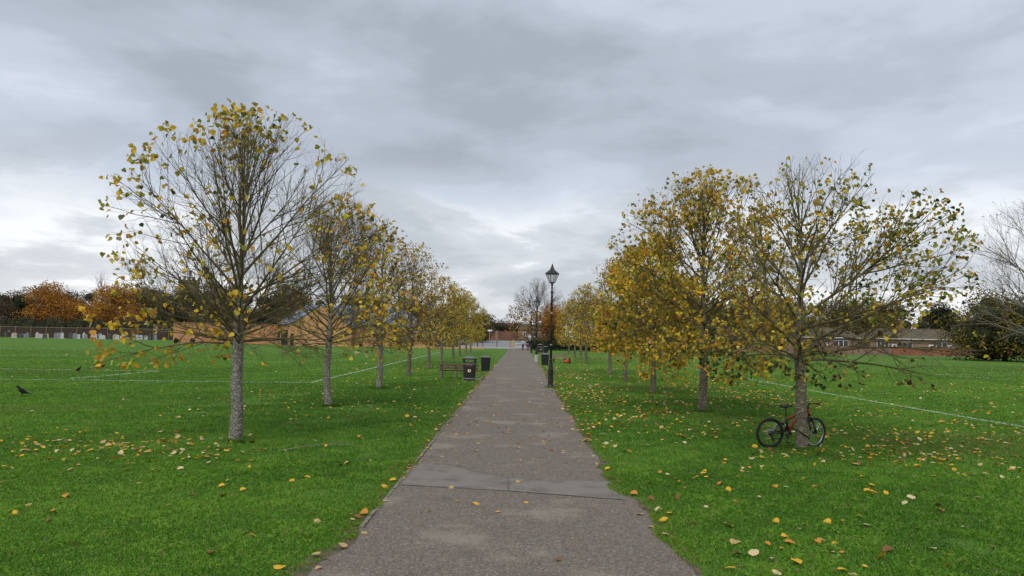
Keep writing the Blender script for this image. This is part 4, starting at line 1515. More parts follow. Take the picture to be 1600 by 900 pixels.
# ================================================================== cemetery
def cemetery():
    rg = random.Random(44)
    a, b = Vector((-122.0, 157.4)), Vector((-58.0, 159.0))
    root = thing("cemetery_fence", "long brown panel fence with pale posts and rail behind the headstones", "fence", (a.x, a.y, 0), math.atan2(b.y - a.y, b.x - a.x))
    L = (b - a).length
    n = int(L / 3.2)
    pan = MB().box((1.6, 0, 1.05), (3.04, 0.05, 2.05)).mesh("panel", "fence_panel")
    post = MB().box((0, -0.06, 1.2), (0.15, 0.16, 2.4)).mesh("post", "fence_post")
    rail = MB().box((1.6, -0.03, 2.22), (3.0, 0.12, 0.14)).mesh("rail", "fence_post")
    for k in range(n):
        ob("panel", pan, root, (k * 3.2, 0, 0))
        ob("rail", rail, root, (k * 3.2, 0, rg.uniform(-0.06, 0.03)))
        ob("post", post, root, (k * 3.2, 0, 0))
    looks = [("stone_white", "white"), ("stone_grey", "grey"), ("stone_dark", "black"), ("stone_buff", "buff")]

    def slab(kind, m, name):
        w, h, d = 0.36, 1.0, 0.12
        if kind == "round-topped":
            out = [(-w, 0), (w, 0)] + [(w * math.cos(q), h - w + w * math.sin(q)) for q in [math.pi * k / 8 for k in range(9)]]
        elif kind == "flat-topped":
            out = [(-w * 1.15, 0), (w * 1.15, 0), (w * 1.15, h * 0.86), (w * 1.0, h * 0.92), (-w * 1.0, h * 0.92), (-w * 1.15, h * 0.86)]
        else:
            out = [(-w * 0.9, 0), (w * 0.9, 0), (w * 0.9, h * 0.72), (0, h * 1.12), (-w * 0.9, h * 0.72)]
        return MB().prism(out, -d / 2, d / 2).mesh(name, m)
    protos_ = {}
    xs = []
    x = -108.0
    while x < -74.0:
        xs.append(x)
        x += rg.uniform(0.5, 0.95)
    for i, x in enumerate(xs):
        if -103.9 < x < -102.2:
            continue
        kind = rg.choice(["round-topped", "flat-topped", "round-topped", "pointed"])
        m, cn = rg.choices(looks, [0.26, 0.30, 0.32, 0.12])[0]
        lab = f"{cn} {kind} headstone in the cemetery row before the panel fence"
        r_ = thing("headstone", lab, "headstone", (x, 150.5 + rg.uniform(-0.5, 2.8) + (x + 90) * 0.12, 0), rg.uniform(-0.12, 0.12), group=f"{cn} {kind} headstones in the cemetery")
        if (kind, m) not in protos_:
            protos_[(kind, m)] = (slab(kind, m, "slab"), MB().box((0, 0, 0.05), (0.95, 0.36, 0.14)).mesh("plinth", "stone_white" if cn == "buff" else m))
        s_, p_ = protos_[(kind, m)]
        o = ob("slab", s_, r_, (0, 0, 0.1), (R(rg.uniform(-4, 4)), 0, 0))
        h = rg.uniform(0.75, 1.15)
        o.scale = (rg.uniform(0.85, 1.2), 1, h)
        ob("plinth", p_, r_)


cemetery()

# ================================================================== church tower
def church():
    t = thing("church_tower", "square stone church tower with battlements behind the nearest left tree", "church tower", (-99.2, 224.0, -1.2), 0.42)
    w = 2.85
    MB().box((0, 0, 8.6), (2 * w, 2 * w, 17.4)).build("tower_wall", "church_stone", t)
    MB().box((0, 0, 17.4), (2 * w + 0.5, 2 * w + 0.5, 0.35)).build("string_course", "church_stone", t)
    MB().box((0, 0, 17.85), (2 * w + 0.25, 2 * w + 0.25, 0.6)).build("parapet", "church_stone", t)
    mer = MB().box((0, 0, 0), (0.75, 0.5, 0.85)).mesh("merlon", "church_stone")
    for k in range(4):
        for j in range(4):
            u = -w + 0.25 + j * (2 * w - 0.5) / 4
            ang = k * math.pi / 2
            c, s_ = math.cos(ang), math.sin(ang)
            px, py = u, -w + 0.13
            ob("merlon", mer, t, (px * c - py * s_, px * s_ + py * c, 18.55), (0, 0, ang))
    for k in range(4):
        ang = k * math.pi / 2
        f = MB().prism([(-0.55, 0), (0.55, 0), (0.55, 1.6), (0, 2.4), (-0.55, 1.6)], -0.06, 0.06).build("belfry_window", "door_dark", t)
        f.location = (math.sin(ang) * (w + 0.03), -math.cos(ang) * (w + 0.03), 13.2)
        f.rotation_euler = (0, 0, ang)


church()

# ================================================================== timber hoarding and pavilion
def hoarding():
    a, b = Vector((-57.3, 124.4)), Vector((-42.0, 130.6))
    L = (b - a).length
    t = thing("timber_hoarding", "tall orange vertical-board timber fence beyond the nearest left tree", "fence", (a.x, a.y, 0), math.atan2(b.y - a.y, b.x - a.x))
    n = 13
    w = L / n
    pm = MB()
    for k in range(6):
        pm.box((w / 12 + k * w / 6, 0.012 * (k % 2), 1.65), (w / 6 - 0.012, 0.03, 3.3))
    me = pm.mesh("board_panel", "timber_new")
    po = MB().box((0, 0.09, 1.7), (0.1, 0.1, 3.4)).mesh("post", "timber_new")
    for k in range(n):
        ob("board_panel", me, t, (k * w, 0, 0.02 * (k % 3)))
        ob("post", po, t, (k * w, 0, 0))
    MB().box((L / 2, -0.03, 3.42), (L, 0.14, 0.09)).build("capping", "timber_new", t)
    MB().box((2.9, -0.03, 0.45), (0.75, 0.03, 0.7), (0, R(35), 0)).build("dark_board", "door_dark", t)


hoarding()


def pavilion():
    t = thing("pavilion", "tan walled pavilion with blue-grey sloped roof and central gable", "building", (-40.6, 127.6, 0), -0.03)
    W, D, E, RG = 22.4, 11.0, 3.55, 6.9
    MB().box((W / 2, D / 2, E / 2), (W, D, E)).build("wall", "render_tan", t)
    # main roof: two slopes with thickness and hips at the ends
    o_ = 0.45
    vs = [(-o_, -o_, E), (W + o_, -o_, E), (W + o_, D + o_, E), (-o_, D + o_, E), (2.6, D / 2, RG), (W - 2.6, D / 2, RG)]
    vs += [(p[0], p[1], p[2] + 0.14) for p in vs]
    roof = MB().add(vs, [(0, 3, 2, 1), (6, 7, 11, 10), (8, 9, 10, 11), (7, 8, 11), (9, 6, 10), (0, 1, 7, 6), (1, 2, 8, 7), (2, 3, 9, 8), (3, 0, 6, 9)]).build("roof", "metal_roof", t)
    for k in range(1, 22):                          # standing seams on the front slope
        x = k * W / 22
        z1 = RG + 0.14 if 2.6 < x < W - 2.6 else E + 0.14 + (RG - E) * min(x, W - x) / 2.6
        f = (z1 - E - 0.14) / (RG - E)
        MB().tube([(x, -o_, E + 0.17), (x, -o_ + (D / 2 + o_) * f, z1 + 0.03)], 0.03, 4).build("roof_seam", "metal_roof", roof)
    # central gable
    gx0, gx1, gp = 2.0, 12.6, 7.3
    gw = MB().prism([(gx0, 0), (gx1, 0), (gx1, 3.3), (gp, 6.75), (gx0, 3.3)], -1.6, 5.2).build("gable_wall", "render_tan", t)
    for s_, e in ((-1, gx0 - 0.35), (1, gx1 + 0.35)):
        zz = 3.3 - 0.22
        MB().add([(gp, -1.75, 6.86), (gp, 5.3, 6.86), (e, 5.3, zz), (e, -1.75, zz), (gp, -1.75, 6.98), (gp, 5.3, 6.98), (e, 5.3, zz + .12), (e, -1.75, zz + .12)],
                 [(0, 1, 2, 3), (7, 6, 5, 4), (0, 4, 5, 1), (1, 5, 6, 2), (2, 6, 7, 3), (3, 7, 4, 0)]).build("gable_roof", "metal_roof", t)
    MB().box((2.55, -1.63, 1.0), (0.55, 0.06, 2.0)).build("door", "door_dark", t)
    MB().box((0.7, -0.02, 1.3), (1.1, 0.08, 2.5)).build("door", "door_dark", t)  # dark slab painted as the shaded gap beside the hoarding, not a door
    MB().box((16.4, -0.2, 1.6), (0.35, 0.2, 3.2)).build("post", "stone_buff", t)
    d = MB().box((21.0, -0.04, 1.35), (2.1, 0.1, 2.6)).build("shutter", "door_green", t)
    MB().box((W / 2 + 6, -0.06, E - 0.2), (10, 0.08, 0.26)).build("fascia", "frame_white", t)
    # lower wing to the right
    t2 = thing("low_annexe", "low tan annexe with white fascia and dark green end, right of the pavilion", "building", (-17.9, 127.2, 0), -0.02)
    MB().box((1.75, 3, 1.4), (3.5, 6, 2.8)).build("wall", "render_tan", t2)
    MB().box((1.75, 3, 2.87), (3.9, 6.4, 0.14)).build("flat_roof", "metal_roof", t2)
    MB().box((1.75, -0.23, 2.66), (3.9, 0.06, 0.24)).build("fascia", "frame_white", t2)
    w = MB().box((1.3, -0.03, 1.75), (1.0, 0.08, 0.8)).build("window", "frame_white", t2)
    MB().box((1.3, -0.08, 1.75), (0.85, 0.04, 0.65)).build("pane", "glass_dark", w)
    t3 = thing("green_container", "dark green storage container between the tree trunks left of the path", "container", (-13.9, 127.8, 0), -0.02)
    MB().box((1.6, 1.2, 1.25), (3.2, 2.4, 2.4)).build("container_body", "door_green", t3)
    rb = MB()
    for k in range(14):
        rb.box((0.15 + k * 0.222, -0.02, 1.25), (0.09, 0.05, 2.2))
    rb.build("ribs", "door_green", t3)
    wl = MB().box((0, 0, 0.12), (12.0, 0.25, 0.26)).build("low_wall", "render_tan", None, (-12.0, 126.0, 0), label="low tan kerb wall in front of the dark green container", cat="wall")


pavilion()

# ================================================================== far end of the path
def path_end():
    t = thing("railings", "grey metal railings at the far left end of the path", "railings", (-7.3, 148.0, 0), 0.0)
    bar = MB().box((0, 0, 0.62), (0.03, 0.03, 1.0)).mesh("bar", "steel_grey")
    for k in range(36):
        ob("bar", bar, t, (0.15 + k * 0.145, 0, 0))
    for z_ in (0.15, 1.14):
        MB().box((2.7, 0, z_), (5.4, 0.04, 0.05)).build("rail", "steel_grey", t)
    for x in (0.0, 2.75, 5.45):
        MB().box((x, 0, 0.65), (0.12, 0.12, 1.3)).build("post", "iron_black" if x < 5 else "post_wood", t)
    p = MB().prism([(-0.36, 0), (0.36, 0), (0.36, 1.2), (0.25, 1.42), (0.08, 1.52), (-0.08, 1.52), (-0.25, 1.42), (-0.36, 1.2)], -0.25, 0.25)
    p.build("gate_post", "post_stone", None, (-1.45, 147.0, 0), bevel=0.03, label="round-topped buff stone gate post at the end of the path", cat="gate post")
    t = thing("barrier", "low white barrier with blue-grey panels closing the end of the path", "barrier", (-0.8, 147.6, 0), 0.0)
    for x in (0, 1.1, 2.2, 3.3):
        MB().box((x, 0, 0.45), (0.09, 0.09, 0.9)).build("post", "frame_white", t)
    for z_ in (0.18, 0.82):
        MB().box((1.65, 0, z_), (3.3, 0.05, 0.09)).build("rail", "frame_white", t)
    for x in (0.55, 1.65, 2.75):
        MB().box((x, 0, 0.5), (0.95, 0.03, 0.5)).build("panel", "steel_grey", t)
    pole = thing("street_pole", "dark slim pole among the leaves left of the railings", "pole", (-8.4, 148.5, 0))
    MB().lathe([(0.09, 0), (0.07, 1.2), (0.055, 5.5), (0.03, 5.52)], 10).build("shaft", "iron_black", pole, smooth=True)
    MB().tube([(0, 0, 5.45), (0.6, 0, 5.65), (1.3, 0, 5.6)], [0.04, 0.03, 0.03], 8).build("arm", "iron_black", pole)
    sg = thing("white_sign", "small white sign board on a post above the far railings", "sign", (-6.5, 160.0, 0))
    MB().lathe([(0.05, 0), (0.05, 3.1)], 8).build("post", "steel_grey", sg)
    MB().box((0.05, -0.06, 3.3), (0.95, 0.04, 0.32)).build("board", "frame_white", sg)
    w = thing("brick_wall", "long dark red brick wall across the road beyond the path", "wall", (-22.0, 206.0, 0.85))
    MB().box((10.5, 0, 1.25), (21.2, 0.35, 2.6)).build("wall_face", "brick_red", w)
    MB().box((10.5, 0, 2.6), (21.2, 0.5, 0.12)).build("coping", "tile_red", w)
    for x in (2.0, 8.8, 15.6):
        MB().box((x, -0.2, 1.35), (0.7, 0.5, 2.7)).build("pier", "brick_pink", w)
    g_ = MB().box((0, 0, 0), (34, 3.0, 0.12)).build("grass_verge", "lawn", None, (-10.0, 203.0, 0.93), kind="structure")
    h = thing("brick_house", "orange-tan brick house with white windows beyond the walkers", "house", (-0.7, 207.5, 0.85))
    MB().box((6.5, 4.0, 1.6), (13.0, 8.0, 3.2)).build("wall", "brick_tan", h)
    MB().add([(-.4, -.4, 3.2), (13.4, -.4, 3.2), (13.4, 8.4, 3.2), (-.4, 8.4, 3.2), (1.6, 4, 4.7), (11.4, 4, 4.7)],
             [(0, 3, 2, 1), (0, 1, 5, 4), (2, 3, 4, 5), (1, 2, 5), (3, 0, 4)]).build("roof", "tile_brown", h)
    for x, z_ in ((2.1, 1.95), (4.9, 1.85), (8.0, 1.9)):
        f = MB().box((x, -0.03, z_), (1.35, 0.12, 1.25)).build("window", "frame_white", h)
        for dx in (-0.3, 0.3):
            MB().box((x + dx, -0.105, z_), (0.46, 0.04, 1.0)).build("pane", "glass_dark", f)
    MB().box((3.4, -0.03, 1.0), (0.9, 0.1, 2.0)).build("door", "frame_white", h)
    h = thing("distant_house", "distant house with a low reddish roof above the far brick wall", "house", (-10.5, 262.0, -0.6))
    h.scale = (0.55, 0.8, 1.0)
    MB().box((9, 4, 2.4), (18, 8, 4.8)).build("wall", "brick_pink", h)
    MB().add([(-.4, -.4, 4.8), (18.4, -.4, 4.8), (18.4, 8.4, 4.8), (-.4, 8.4, 4.8), (-.4, 4, 7.3), (18.4, 4, 7.3)],
             [(0, 3, 2, 1), (0, 1, 5, 4), (2, 3, 4, 5), (1, 2, 5), (3, 0, 4)]).build("roof", "tile_red", h)
    for x in (3, 9, 15):
        f = MB().box((x, -0.03, 3.2), (1.4, 0.12, 1.2)).build("window", "frame_white", h)
        MB().box((x, -0.105, 3.2), (1.15, 0.04, 0.95)).build("pane", "glass_dark", f)


path_end()

# ================================================================== right-hand wall and bungalows
def right_side():
    a, b = Vector((20.0, 152.0)), Vector((96.0, 149.0))
    L = (b - a).length
    t = thing("garden_wall", "long low red brick garden wall along the right side of the field", "wall", (a.x, a.y, 0), math.atan2(b.y - a.y, b.x - a.x))
    n = 10
    w = L / n
    for k in range(n):
        MB().box((w / 2, 0, 0.72), (w - 0.3, 0.24, 1.44)).build("wall_panel", "brick_orange" if k in (7, 8, 9) else "brick_pink", t, (k * w, 0, 0))
        MB().box((0, 0, 0.78), (0.36, 0.36, 1.56)).build("pier", "brick_red", t, (k * w, 0, 0))
    MB().box((L / 2, 0, 1.49), (L, 0.30, 0.08)).build("coping", "tile_red", t)
    sheet("worn_strip", np.linspace(28, 100, 12), [141.0, 144, 148.4], 0.01, "soil")

    def bungalow(label, x, y, W, wins, hip=2.2, E=3.2, RG=5.35, door=None, rz=-0.03):
        t = thing("bungalow", label, "house", (x, y, 0), rz)
        D = 8.0
        MB().box((W / 2, D / 2, E / 2), (W, D, E)).build("wall", "brick_pink", t)
        o_ = 0.5
        vs = [(-o_, -o_, E), (W + o_, -o_, E), (W + o_, D + o_, E), (-o_, D + o_, E), (hip, D / 2, RG), (W - hip, D / 2, RG)]
        rf = MB().add(vs, [(0, 3, 2, 1), (0, 1, 5, 4), (2, 3, 4, 5), (1, 2, 5), (3, 0, 4)]).build("roof", "tile_brown", t)
        MB().tube([(hip, D / 2, RG + 0.03), (W - hip, D / 2, RG + 0.03)], 0.12, 6).build("ridge_tiles", "tile_red", rf)
        MB().box((W * 0.4, D / 2 + 0.6, RG + 0.3), (0.6, 0.6, 1.2)).build("chimney", "brick_red", rf)
        MB().box((W / 2, -o_ - 0.03, E - 0.02), (W + 1.0, 0.05, 0.15)).build("fascia", "frame_white", t)
        for x0, w_, z_, h_ in wins:
            f = MB().box((x0, -0.03, z_), (w_, 0.14, h_)).build("window", "frame_white", t)
            m = max(1, int(round(w_ / 0.9)))
            for k in range(m):
                MB().box((x0 - w_ / 2 + (k + 0.5) * w_ / m, -0.115, z_), (w_ / m - 0.16, 0.04, h_ - 0.2)).build("pane", "glass_dark", f)
        for x0 in door or []:
            d = MB().box((x0, -0.03, 1.05), (1.0, 0.12, 2.1)).build("door", "frame_white", t)
            MB().box((x0, -0.1, 1.5), (0.5, 0.04, 0.7)).build("pane", "glass_dark", d)
        return t
    bungalow("right-hand bungalow with mossy hipped roof beside the big golden bush", 74.0, 161.0, 19.5, [(2.6, 2.4, 2.0, 1.5), (7.6, 2.2, 2.0, 1.3), (14.8, 2.2, 2.0, 1.4)], door=[5.0, 12.6, 16.6])
    bungalow("middle bungalow with white fascia seen behind the bicycle tree", 54.5, 162.0, 17.5, [(2.5, 2.6, 2.0, 1.3), (7.5, 2.0, 2.0, 1.3), (13.6, 3.0, 2.0, 1.3)], door=[10.3])
    bungalow("left bungalow with white windows behind the orange-leaved tree", 33.0, 163.0, 15.5, [(2.8, 2.2, 2.0, 1.3), (8.0, 2.2, 2.0, 1.3), (12.6, 1.8, 2.0, 1.3)], door=[5.6])
    lb = thing("black_bag", "small black rubbish bag lying before the wall near the golden bush", "bag", (82.3, 139.5, 0))
    MB().lathe([(0.25, 0), (0.5, 0.1), (0.52, 0.3), (0.3, 0.5), (0.08, 0.58), (0.14, 0.68)], 10, sx=1.3).build("sack", "plastic_black", lb, smooth=True)


right_side()

# ================================================================== background trees and shrubs
def blob_leaves(rg, ells, n, shell=0.55):
    """points through the outer part of several ellipsoids, lumpy"""
    w = np.array([e[3] * e[4] * e[5] for e in ells]) ** 0.67
    k = rg.choice(len(ells), n, p=w / w.sum())
    E_ = np.array(ells)[k]
    d = unit(rg.normal(0, 1, (n, 3)))
    ph = k * 1.7
    lump = 1 + 0.16 * np.sin(d[:, 0] * 6 + ph) * np.sin(d[:, 1] * 5 + ph * 2) + 0.12 * np.sin(d[:, 2] * 7 + d[:, 0] * 4 + ph)
    r = (shell + (1 - shell) * rg.random(n) ** 0.6) * lump * (1 + rg.normal(0, 0.05, n))
    P = E_[:, :3] + d * E_[:, 3:6] * r[:, None]
    return P


def mass_tree(name, label, loc, ells, n, size, weights, seed, trunk=(0.25, 4.0), cat="tree", shell=0.5, group=None, core=0.0, pal=None):
    rg = np.random.default_rng(seed)
    t = thing(name, label, cat, loc, group=group)
    H = max(e[2] + e[5] for e in ells)
    if trunk:
        m = MB()
        m.tube([(0, 0, 0), (0.05, 0, trunk[1] * 0.5), (0, 0.05, trunk[1])], [trunk[0] * 1.2, trunk[0], trunk[0] * 0.7], 8)
        for e in ells[:7]:
            m.tube([(0, 0, trunk[1] * 0.7), (e[0] * 0.6, e[1] * 0.6, (trunk[1] + e[2]) / 2), (e[0], e[1], e[2] + e[5] * 0.5)], [trunk[0] * 0.5, trunk[0] * 0.3, 0.04], 6)
        m.build("trunk", "bark_dark", t, smooth=True)
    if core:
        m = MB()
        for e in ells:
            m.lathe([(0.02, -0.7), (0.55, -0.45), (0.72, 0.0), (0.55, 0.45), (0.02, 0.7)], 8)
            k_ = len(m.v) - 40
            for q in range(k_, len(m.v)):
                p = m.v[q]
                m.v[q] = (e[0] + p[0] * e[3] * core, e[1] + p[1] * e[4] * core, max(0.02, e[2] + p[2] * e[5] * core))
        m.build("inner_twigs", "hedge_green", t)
    P = blob_leaves(rg, ells, n, shell)
    P = P[P[:, 2] > 0.05]
    n = len(P)
    FR = leaf_frames(rg, n, P, down=0.2, outward=0.4, spread=0.9)
    S = rg.uniform(size[0], size[1], n)
    pl = PAL if pal is None else np.array(pal)
    ww = np.asarray(weights, float)
    # neighbouring leaves keep similar tones so clump shading is painted into the crown colour
    tone = np.sin(P[:, 0] * 1.1 + seed) + np.sin(P[:, 2] * 1.6 + P[:, 0] * 0.5) + np.sin(P[:, 1] * 1.2 + 2 * seed)
    srt = np.argsort(pl.sum(1))
    pl, ww = pl[srt], ww[srt]
    fine_t = np.sin(P[:, 0] * 2.9 + 1.3 * seed) + np.sin(P[:, 2] * 3.3 + P[:, 1]) + np.sin(P[:, 1] * 2.7 - P[:, 0])
    q = rg.random(n) * 0.5 + 0.5 * sig(0.7 * tone + 0.7 * fine_t)
    q = np.argsort(np.argsort(q)) / n
    ci = np.minimum(np.searchsorted(np.cumsum(ww) / ww.sum(), q), len(pl) - 1)
    C = pl[ci] * rg.uniform(0.75, 1.2, (n, 1))
    o = ob("crown", leaves_mesh("crown", rg, P, FR, S, np.clip(C, 0.004, 0.8), "far_leaf", True), t)
    o["kind"] = "stuff"
    return t


def ell(rg, R_, H, zb, n, top=1.0):
    out = []
    for k in range(n):
        a = rg.uniform(0, 2 * math.pi)
        z = zb + (H - zb) * rg.uniform(0.12, 0.86)
        f = math.sqrt(max(0.05, 1 - ((z - zb) / (H - zb) * 1.05 - 0.35) ** 2 / 0.6))
        r_ = R_ * 0.62 * f * math.sqrt(rg.random())
        s_ = R_ * rg.uniform(0.34, 0.52)
        s_ *= 1.12
        out.append((1.15 * r_ * math.cos(a), 1.15 * r_ * math.sin(a), z, s_, s_, min(s_ * rg.uniform(0.7, 1.0), H - z + 0.2)))
    return out


rr = random.Random(9)
P_ORANGE = [(0.46, 0.20, 0.035), (0.36, 0.155, 0.035), (0.50, 0.25, 0.04), (0.20, 0.08, 0.03), (0.34, 0.20, 0.04)]
P_DARK = [(0.018, 0.030, 0.010), (0.026, 0.040, 0.014), (0.035, 0.046, 0.016), (0.012, 0.018, 0.008)]
P_GOLD = [(0.27, 0.19, 0.03), (0.17, 0.135, 0.026), (0.055, 0.06, 0.016), (0.30, 0.21, 0.03), (0.03, 0.036, 0.012)]
P_BROWN = [(0.12, 0.075, 0.045), (0.09, 0.058, 0.038), (0.15, 0.10, 0.05), (0.07, 0.05, 0.034)]
P_OLIVE = [(0.10, 0.09, 0.028), (0.15, 0.115, 0.03), (0.065, 0.065, 0.022), (0.19, 0.14, 0.04)]
E1 = [1, 1, 1, 1]
E5 = [1, 1, 1, 0.6, 0.8]
TL = "trees behind the cemetery fence"
mass_tree("beech_tree", "broad orange-leaved tree behind the cemetery fence at left", (-107.5, 172, 0), ell(rr, 6.6, 12.6, 1.4, 16), 11000, (0.22, 0.42), E5, 1, (0.3, 3.5), pal=P_ORANGE, group=TL)
mass_tree("beech_tree", "yellow-orange tree behind the fence, just left of the nearest tree crown", (-95.5, 174, 0), ell(rr, 6.0, 13.0, 1.6, 15), 10000, (0.22, 0.42), [0.8, 0.4, 1.2, 0.3, 1.3], 2, (0.3, 3.5), pal=P_ORANGE, group=TL)
mass_tree("evergreen_tree", "dark evergreen tree between the brown and the orange trees at far left", (-117.0, 181, 0), ell(rr, 6.0, 12.2, 0.6, 14), 9000, (0.25, 0.45), E1, 3, (0.35, 3), pal=P_DARK, group=TL)
mass_tree("evergreen_tree", "dark evergreen hedge tree at the left edge of the picture", (-127.5, 178, 0), ell(rr, 5.0, 10.0, 0.5, 12), 7000, (0.25, 0.45), E1, 4, (0.35, 3), pal=P_DARK, group=TL)
mass_tree("brown_tree", "reddish-brown twiggy tree behind the fence at far left", (-118.5, 169, 0), ell(rr, 4.6, 10.2, 1.0, 12), 5200, (0.12, 0.30), E1, 5, (0.2, 3), pal=P_BROWN, shell=0.2, group=TL)
mass_tree("yew_tree", "dark olive tree behind the low branches of the nearest left tree", (-84.0, 176, 0), ell(rr, 6.4, 11.6, 0.8, 14), 8000, (0.25, 0.42), E1, 6, (0.3, 3), pal=P_OLIVE, group=TL)
mass_tree("yew_tree", "brownish tree just behind the timber hoarding", (-70.0, 178, 0), ell(rr, 6.4, 13.0, 0.8, 14), 8000, (0.25, 0.42), E1, 7, (0.3, 3), pal=P_BROWN, group=TL)
mass_tree("evergreen_tree", "dark evergreen behind the left end of the pavilion", (-56.5, 176, 0), ell(rr, 6.2, 13.5, 0.8, 14), 9000, (0.25, 0.45), E1, 8, (0.3, 3), pal=P_DARK, group=TL)
mass_tree("brown_tree", "grey-brown leafy tree behind the pavilion roof", (-38.0, 178, 0), ell(rr, 6.5, 10.5, 0.8, 13), 7000, (0.2, 0.4), E1, 9, (0.3, 3), pal=P_BROWN, shell=0.3, group=TL)
mass_tree("brown_tree", "olive-brown tree behind the right end of the pavilion", (-24.0, 176, 0), ell(rr, 6.0, 9.5, 0.8, 13), 7000, (0.2, 0.4), E1, 10, (0.3, 3), pal=P_OLIVE, shell=0.3, group=TL)
mass_tree("dark_shrub", "dark green shrubs above the far red brick wall", (-4.5, 214, 0.9), [(x, rr.uniform(-1, 1), 2.6 + rr.uniform(-.4, .5), 1.8, 1.5, 1.7) for x in np.linspace(-9, 5, 9)], 5000, (0.25, 0.42), E1, 11, None, "shrub", pal=P_DARK)
mass_tree("brown_shrub", "grey-brown bushes behind the far red brick wall", (-7.0, 226, 0.9), [(x, rr.uniform(-1, 1), 3.6 + rr.uniform(-.8, .9), 2.2, 1.8, 2.3) for x in np.linspace(-13, 8, 11)], 9000, (0.18, 0.36), E1, 12, None, "shrub", pal=P_BROWN, shell=0.2)
for i_, (x_, y_, R_, H_, pl_, lab_) in enumerate([
        (-101.0, 184, 6.6, 12.0, P_BROWN, "brown tree between the two orange trees behind the fence"), (-88.5, 170, 4.6, 9.0, P_ORANGE, "small orange tree in front of the church tower"),
        (-86.0, 205, 6.0, 16.0, P_BROWN, "tall brown tree just right of the church tower"), (-108.0, 208, 6.0, 15.0, P_BROWN, "tall brown tree left of the church tower, behind the orange trees"),
        (-66.0, 200, 6.5, 15.0, P_BROWN, "tall brown tree far behind the timber hoarding"), (-77.5, 172, 5.2, 10.5, P_DARK, "dark evergreen behind the left end of the timber hoarding"), (-63.5, 170, 5.0, 10.0, P_OLIVE, "olive tree right behind the middle of the timber hoarding"),
        (-49.5, 168, 5.0, 11.0, P_BROWN, "brown tree between hoarding and pavilion roof"), (-31.0, 188, 6.5, 12.0, P_DARK, "dark evergreen behind the pavilion ridge"),
        (-112.5, 184, 6.5, 12.5, P_BROWN, "brown leafless-looking tree left behind the broad orange tree"), (-123.0, 186, 6.5, 12.0, P_BROWN, "brown tree rising over the evergreens at far left"),
        (-94.0, 188, 6.0, 12.5, P_BROWN, "brown tree left of the church tower"), (-81.5, 186, 6.0, 12.5, P_OLIVE, "olive tree right of the church tower"),
        (-16.0, 170, 5.5, 9.0, P_BROWN, "brown tree behind the low annexe"), (-9.5, 186, 4.2, 7.5, P_OLIVE, "olive bushy tree at the far end of the left row")]):
    mass_tree("background_tree", lab_, (x_, y_, 0), ell(rr, R_, H_, 0.6, 13), 9000, (0.18, 0.36), [1] * len(pl_), 70 + i_, (0.3, 3), pal=pl_, shell=0.35, group=TL)
mass_tree("hedge", "long dark shrub belt rising just behind the cemetery fence", (-92, 164, 0), [(x, rr.uniform(-.6, .6), 2.0 + rr.uniform(-.2, .8), 2.3, 1.4, 2.2) for x in np.linspace(-36, 34, 34)], 20000, (0.18, 0.34), [1] * 8, 24, None, "hedge", pal=P_DARK + P_BROWN, core=1.0)
# hedge behind the right row
mass_tree("hedge", "dark clipped hedge behind the trunks of the right row", (8.5, 126, 0), [(x, rr.uniform(-.3, .3), 0.9, 1.4, 0.9, 1.0) for x in np.linspace(-6, 26, 24)], 16000, (0.12, 0.24), E1, 13, None, "hedge", pal=P_DARK, core=1.0)
TR = "trees beyond the hedge on the right"
mass_tree("brown_tree", "orange-brown small tree just right of the far lamp posts", (5.5, 129, 0), ell(rr, 3.2, 7.6, 1.4, 11), 5200, (0.16, 0.30), [1, 1, .5, 1, .5], 14, (0.16, 2.2), pal=P_ORANGE, shell=0.25, group=TR)
mass_tree("brown_tree", "olive-brown tree behind the far end of the right row", (12.5, 132, 0), ell(rr, 4.2, 8.6, 0.8, 12), 6500, (0.18, 0.34), E1, 15, (0.2, 2.5), pal=P_OLIVE, shell=0.3, group=TR)
mass_tree("brown_tree", "brown bushy tree beyond the hedge behind the yellow tree", (21.0, 134, 0), ell(rr, 5.2, 8.0, 0.4, 13), 7500, (0.18, 0.34), E1, 16, (0.2, 2.5), pal=P_BROWN, shell=0.35, group=TR)
mass_tree("evergreen_tree", "dark green bushy tree behind the tallest right-hand tree", (30.5, 140, 0), ell(rr, 5.4, 8.6, 0.4, 13), 8000, (0.2, 0.38), E1, 17, (0.2, 2.5), pal=P_DARK, shell=0.4, group=TR)
for i_, (x_, y_, R_, H_, pl_, lab_) in enumerate([
        (38.5, 176, 6.4, 12.5, P_DARK, "dark tree just behind the left bungalow roof"), (55.0, 178, 6.4, 12.0, P_BROWN, "brown tree between the left and middle bungalows"),
        (73.0, 180, 6.6, 12.4, P_OLIVE, "olive tree between the middle and right bungalows"), (26.0, 168, 6.0, 9.0, P_OLIVE, "olive tree at the left end of the garden wall"),
        (112.0, 170, 6.5, 11.5, P_DARK, "dark evergreen hidden behind the golden bush")]):
    mass_tree("background_tree", lab_, (x_, y_, 0.1), ell(rr, R_, H_, 0.6, 13), 9000, (0.18, 0.36), [1] * len(pl_), 90 + i_, (0.3, 3), pal=pl_, shell=0.35, group=TR)
mass_tree("evergreen_tree", "dark conifer behind the middle bungalow", (64.0, 186, 0.3), ell(rr, 6.0, 13.6, 1.0, 14), 8000, (0.25, 0.45), E1, 18, (0.35, 4), pal=P_DARK, group=TR)
mass_tree("brown_tree", "russet olive tree behind the left bungalow", (46.0, 186, 0.3), ell(rr, 6.4, 12.6, 1.0, 14), 8000, (0.25, 0.45), E1, 19, (0.35, 4), pal=P_OLIVE, group=TR)
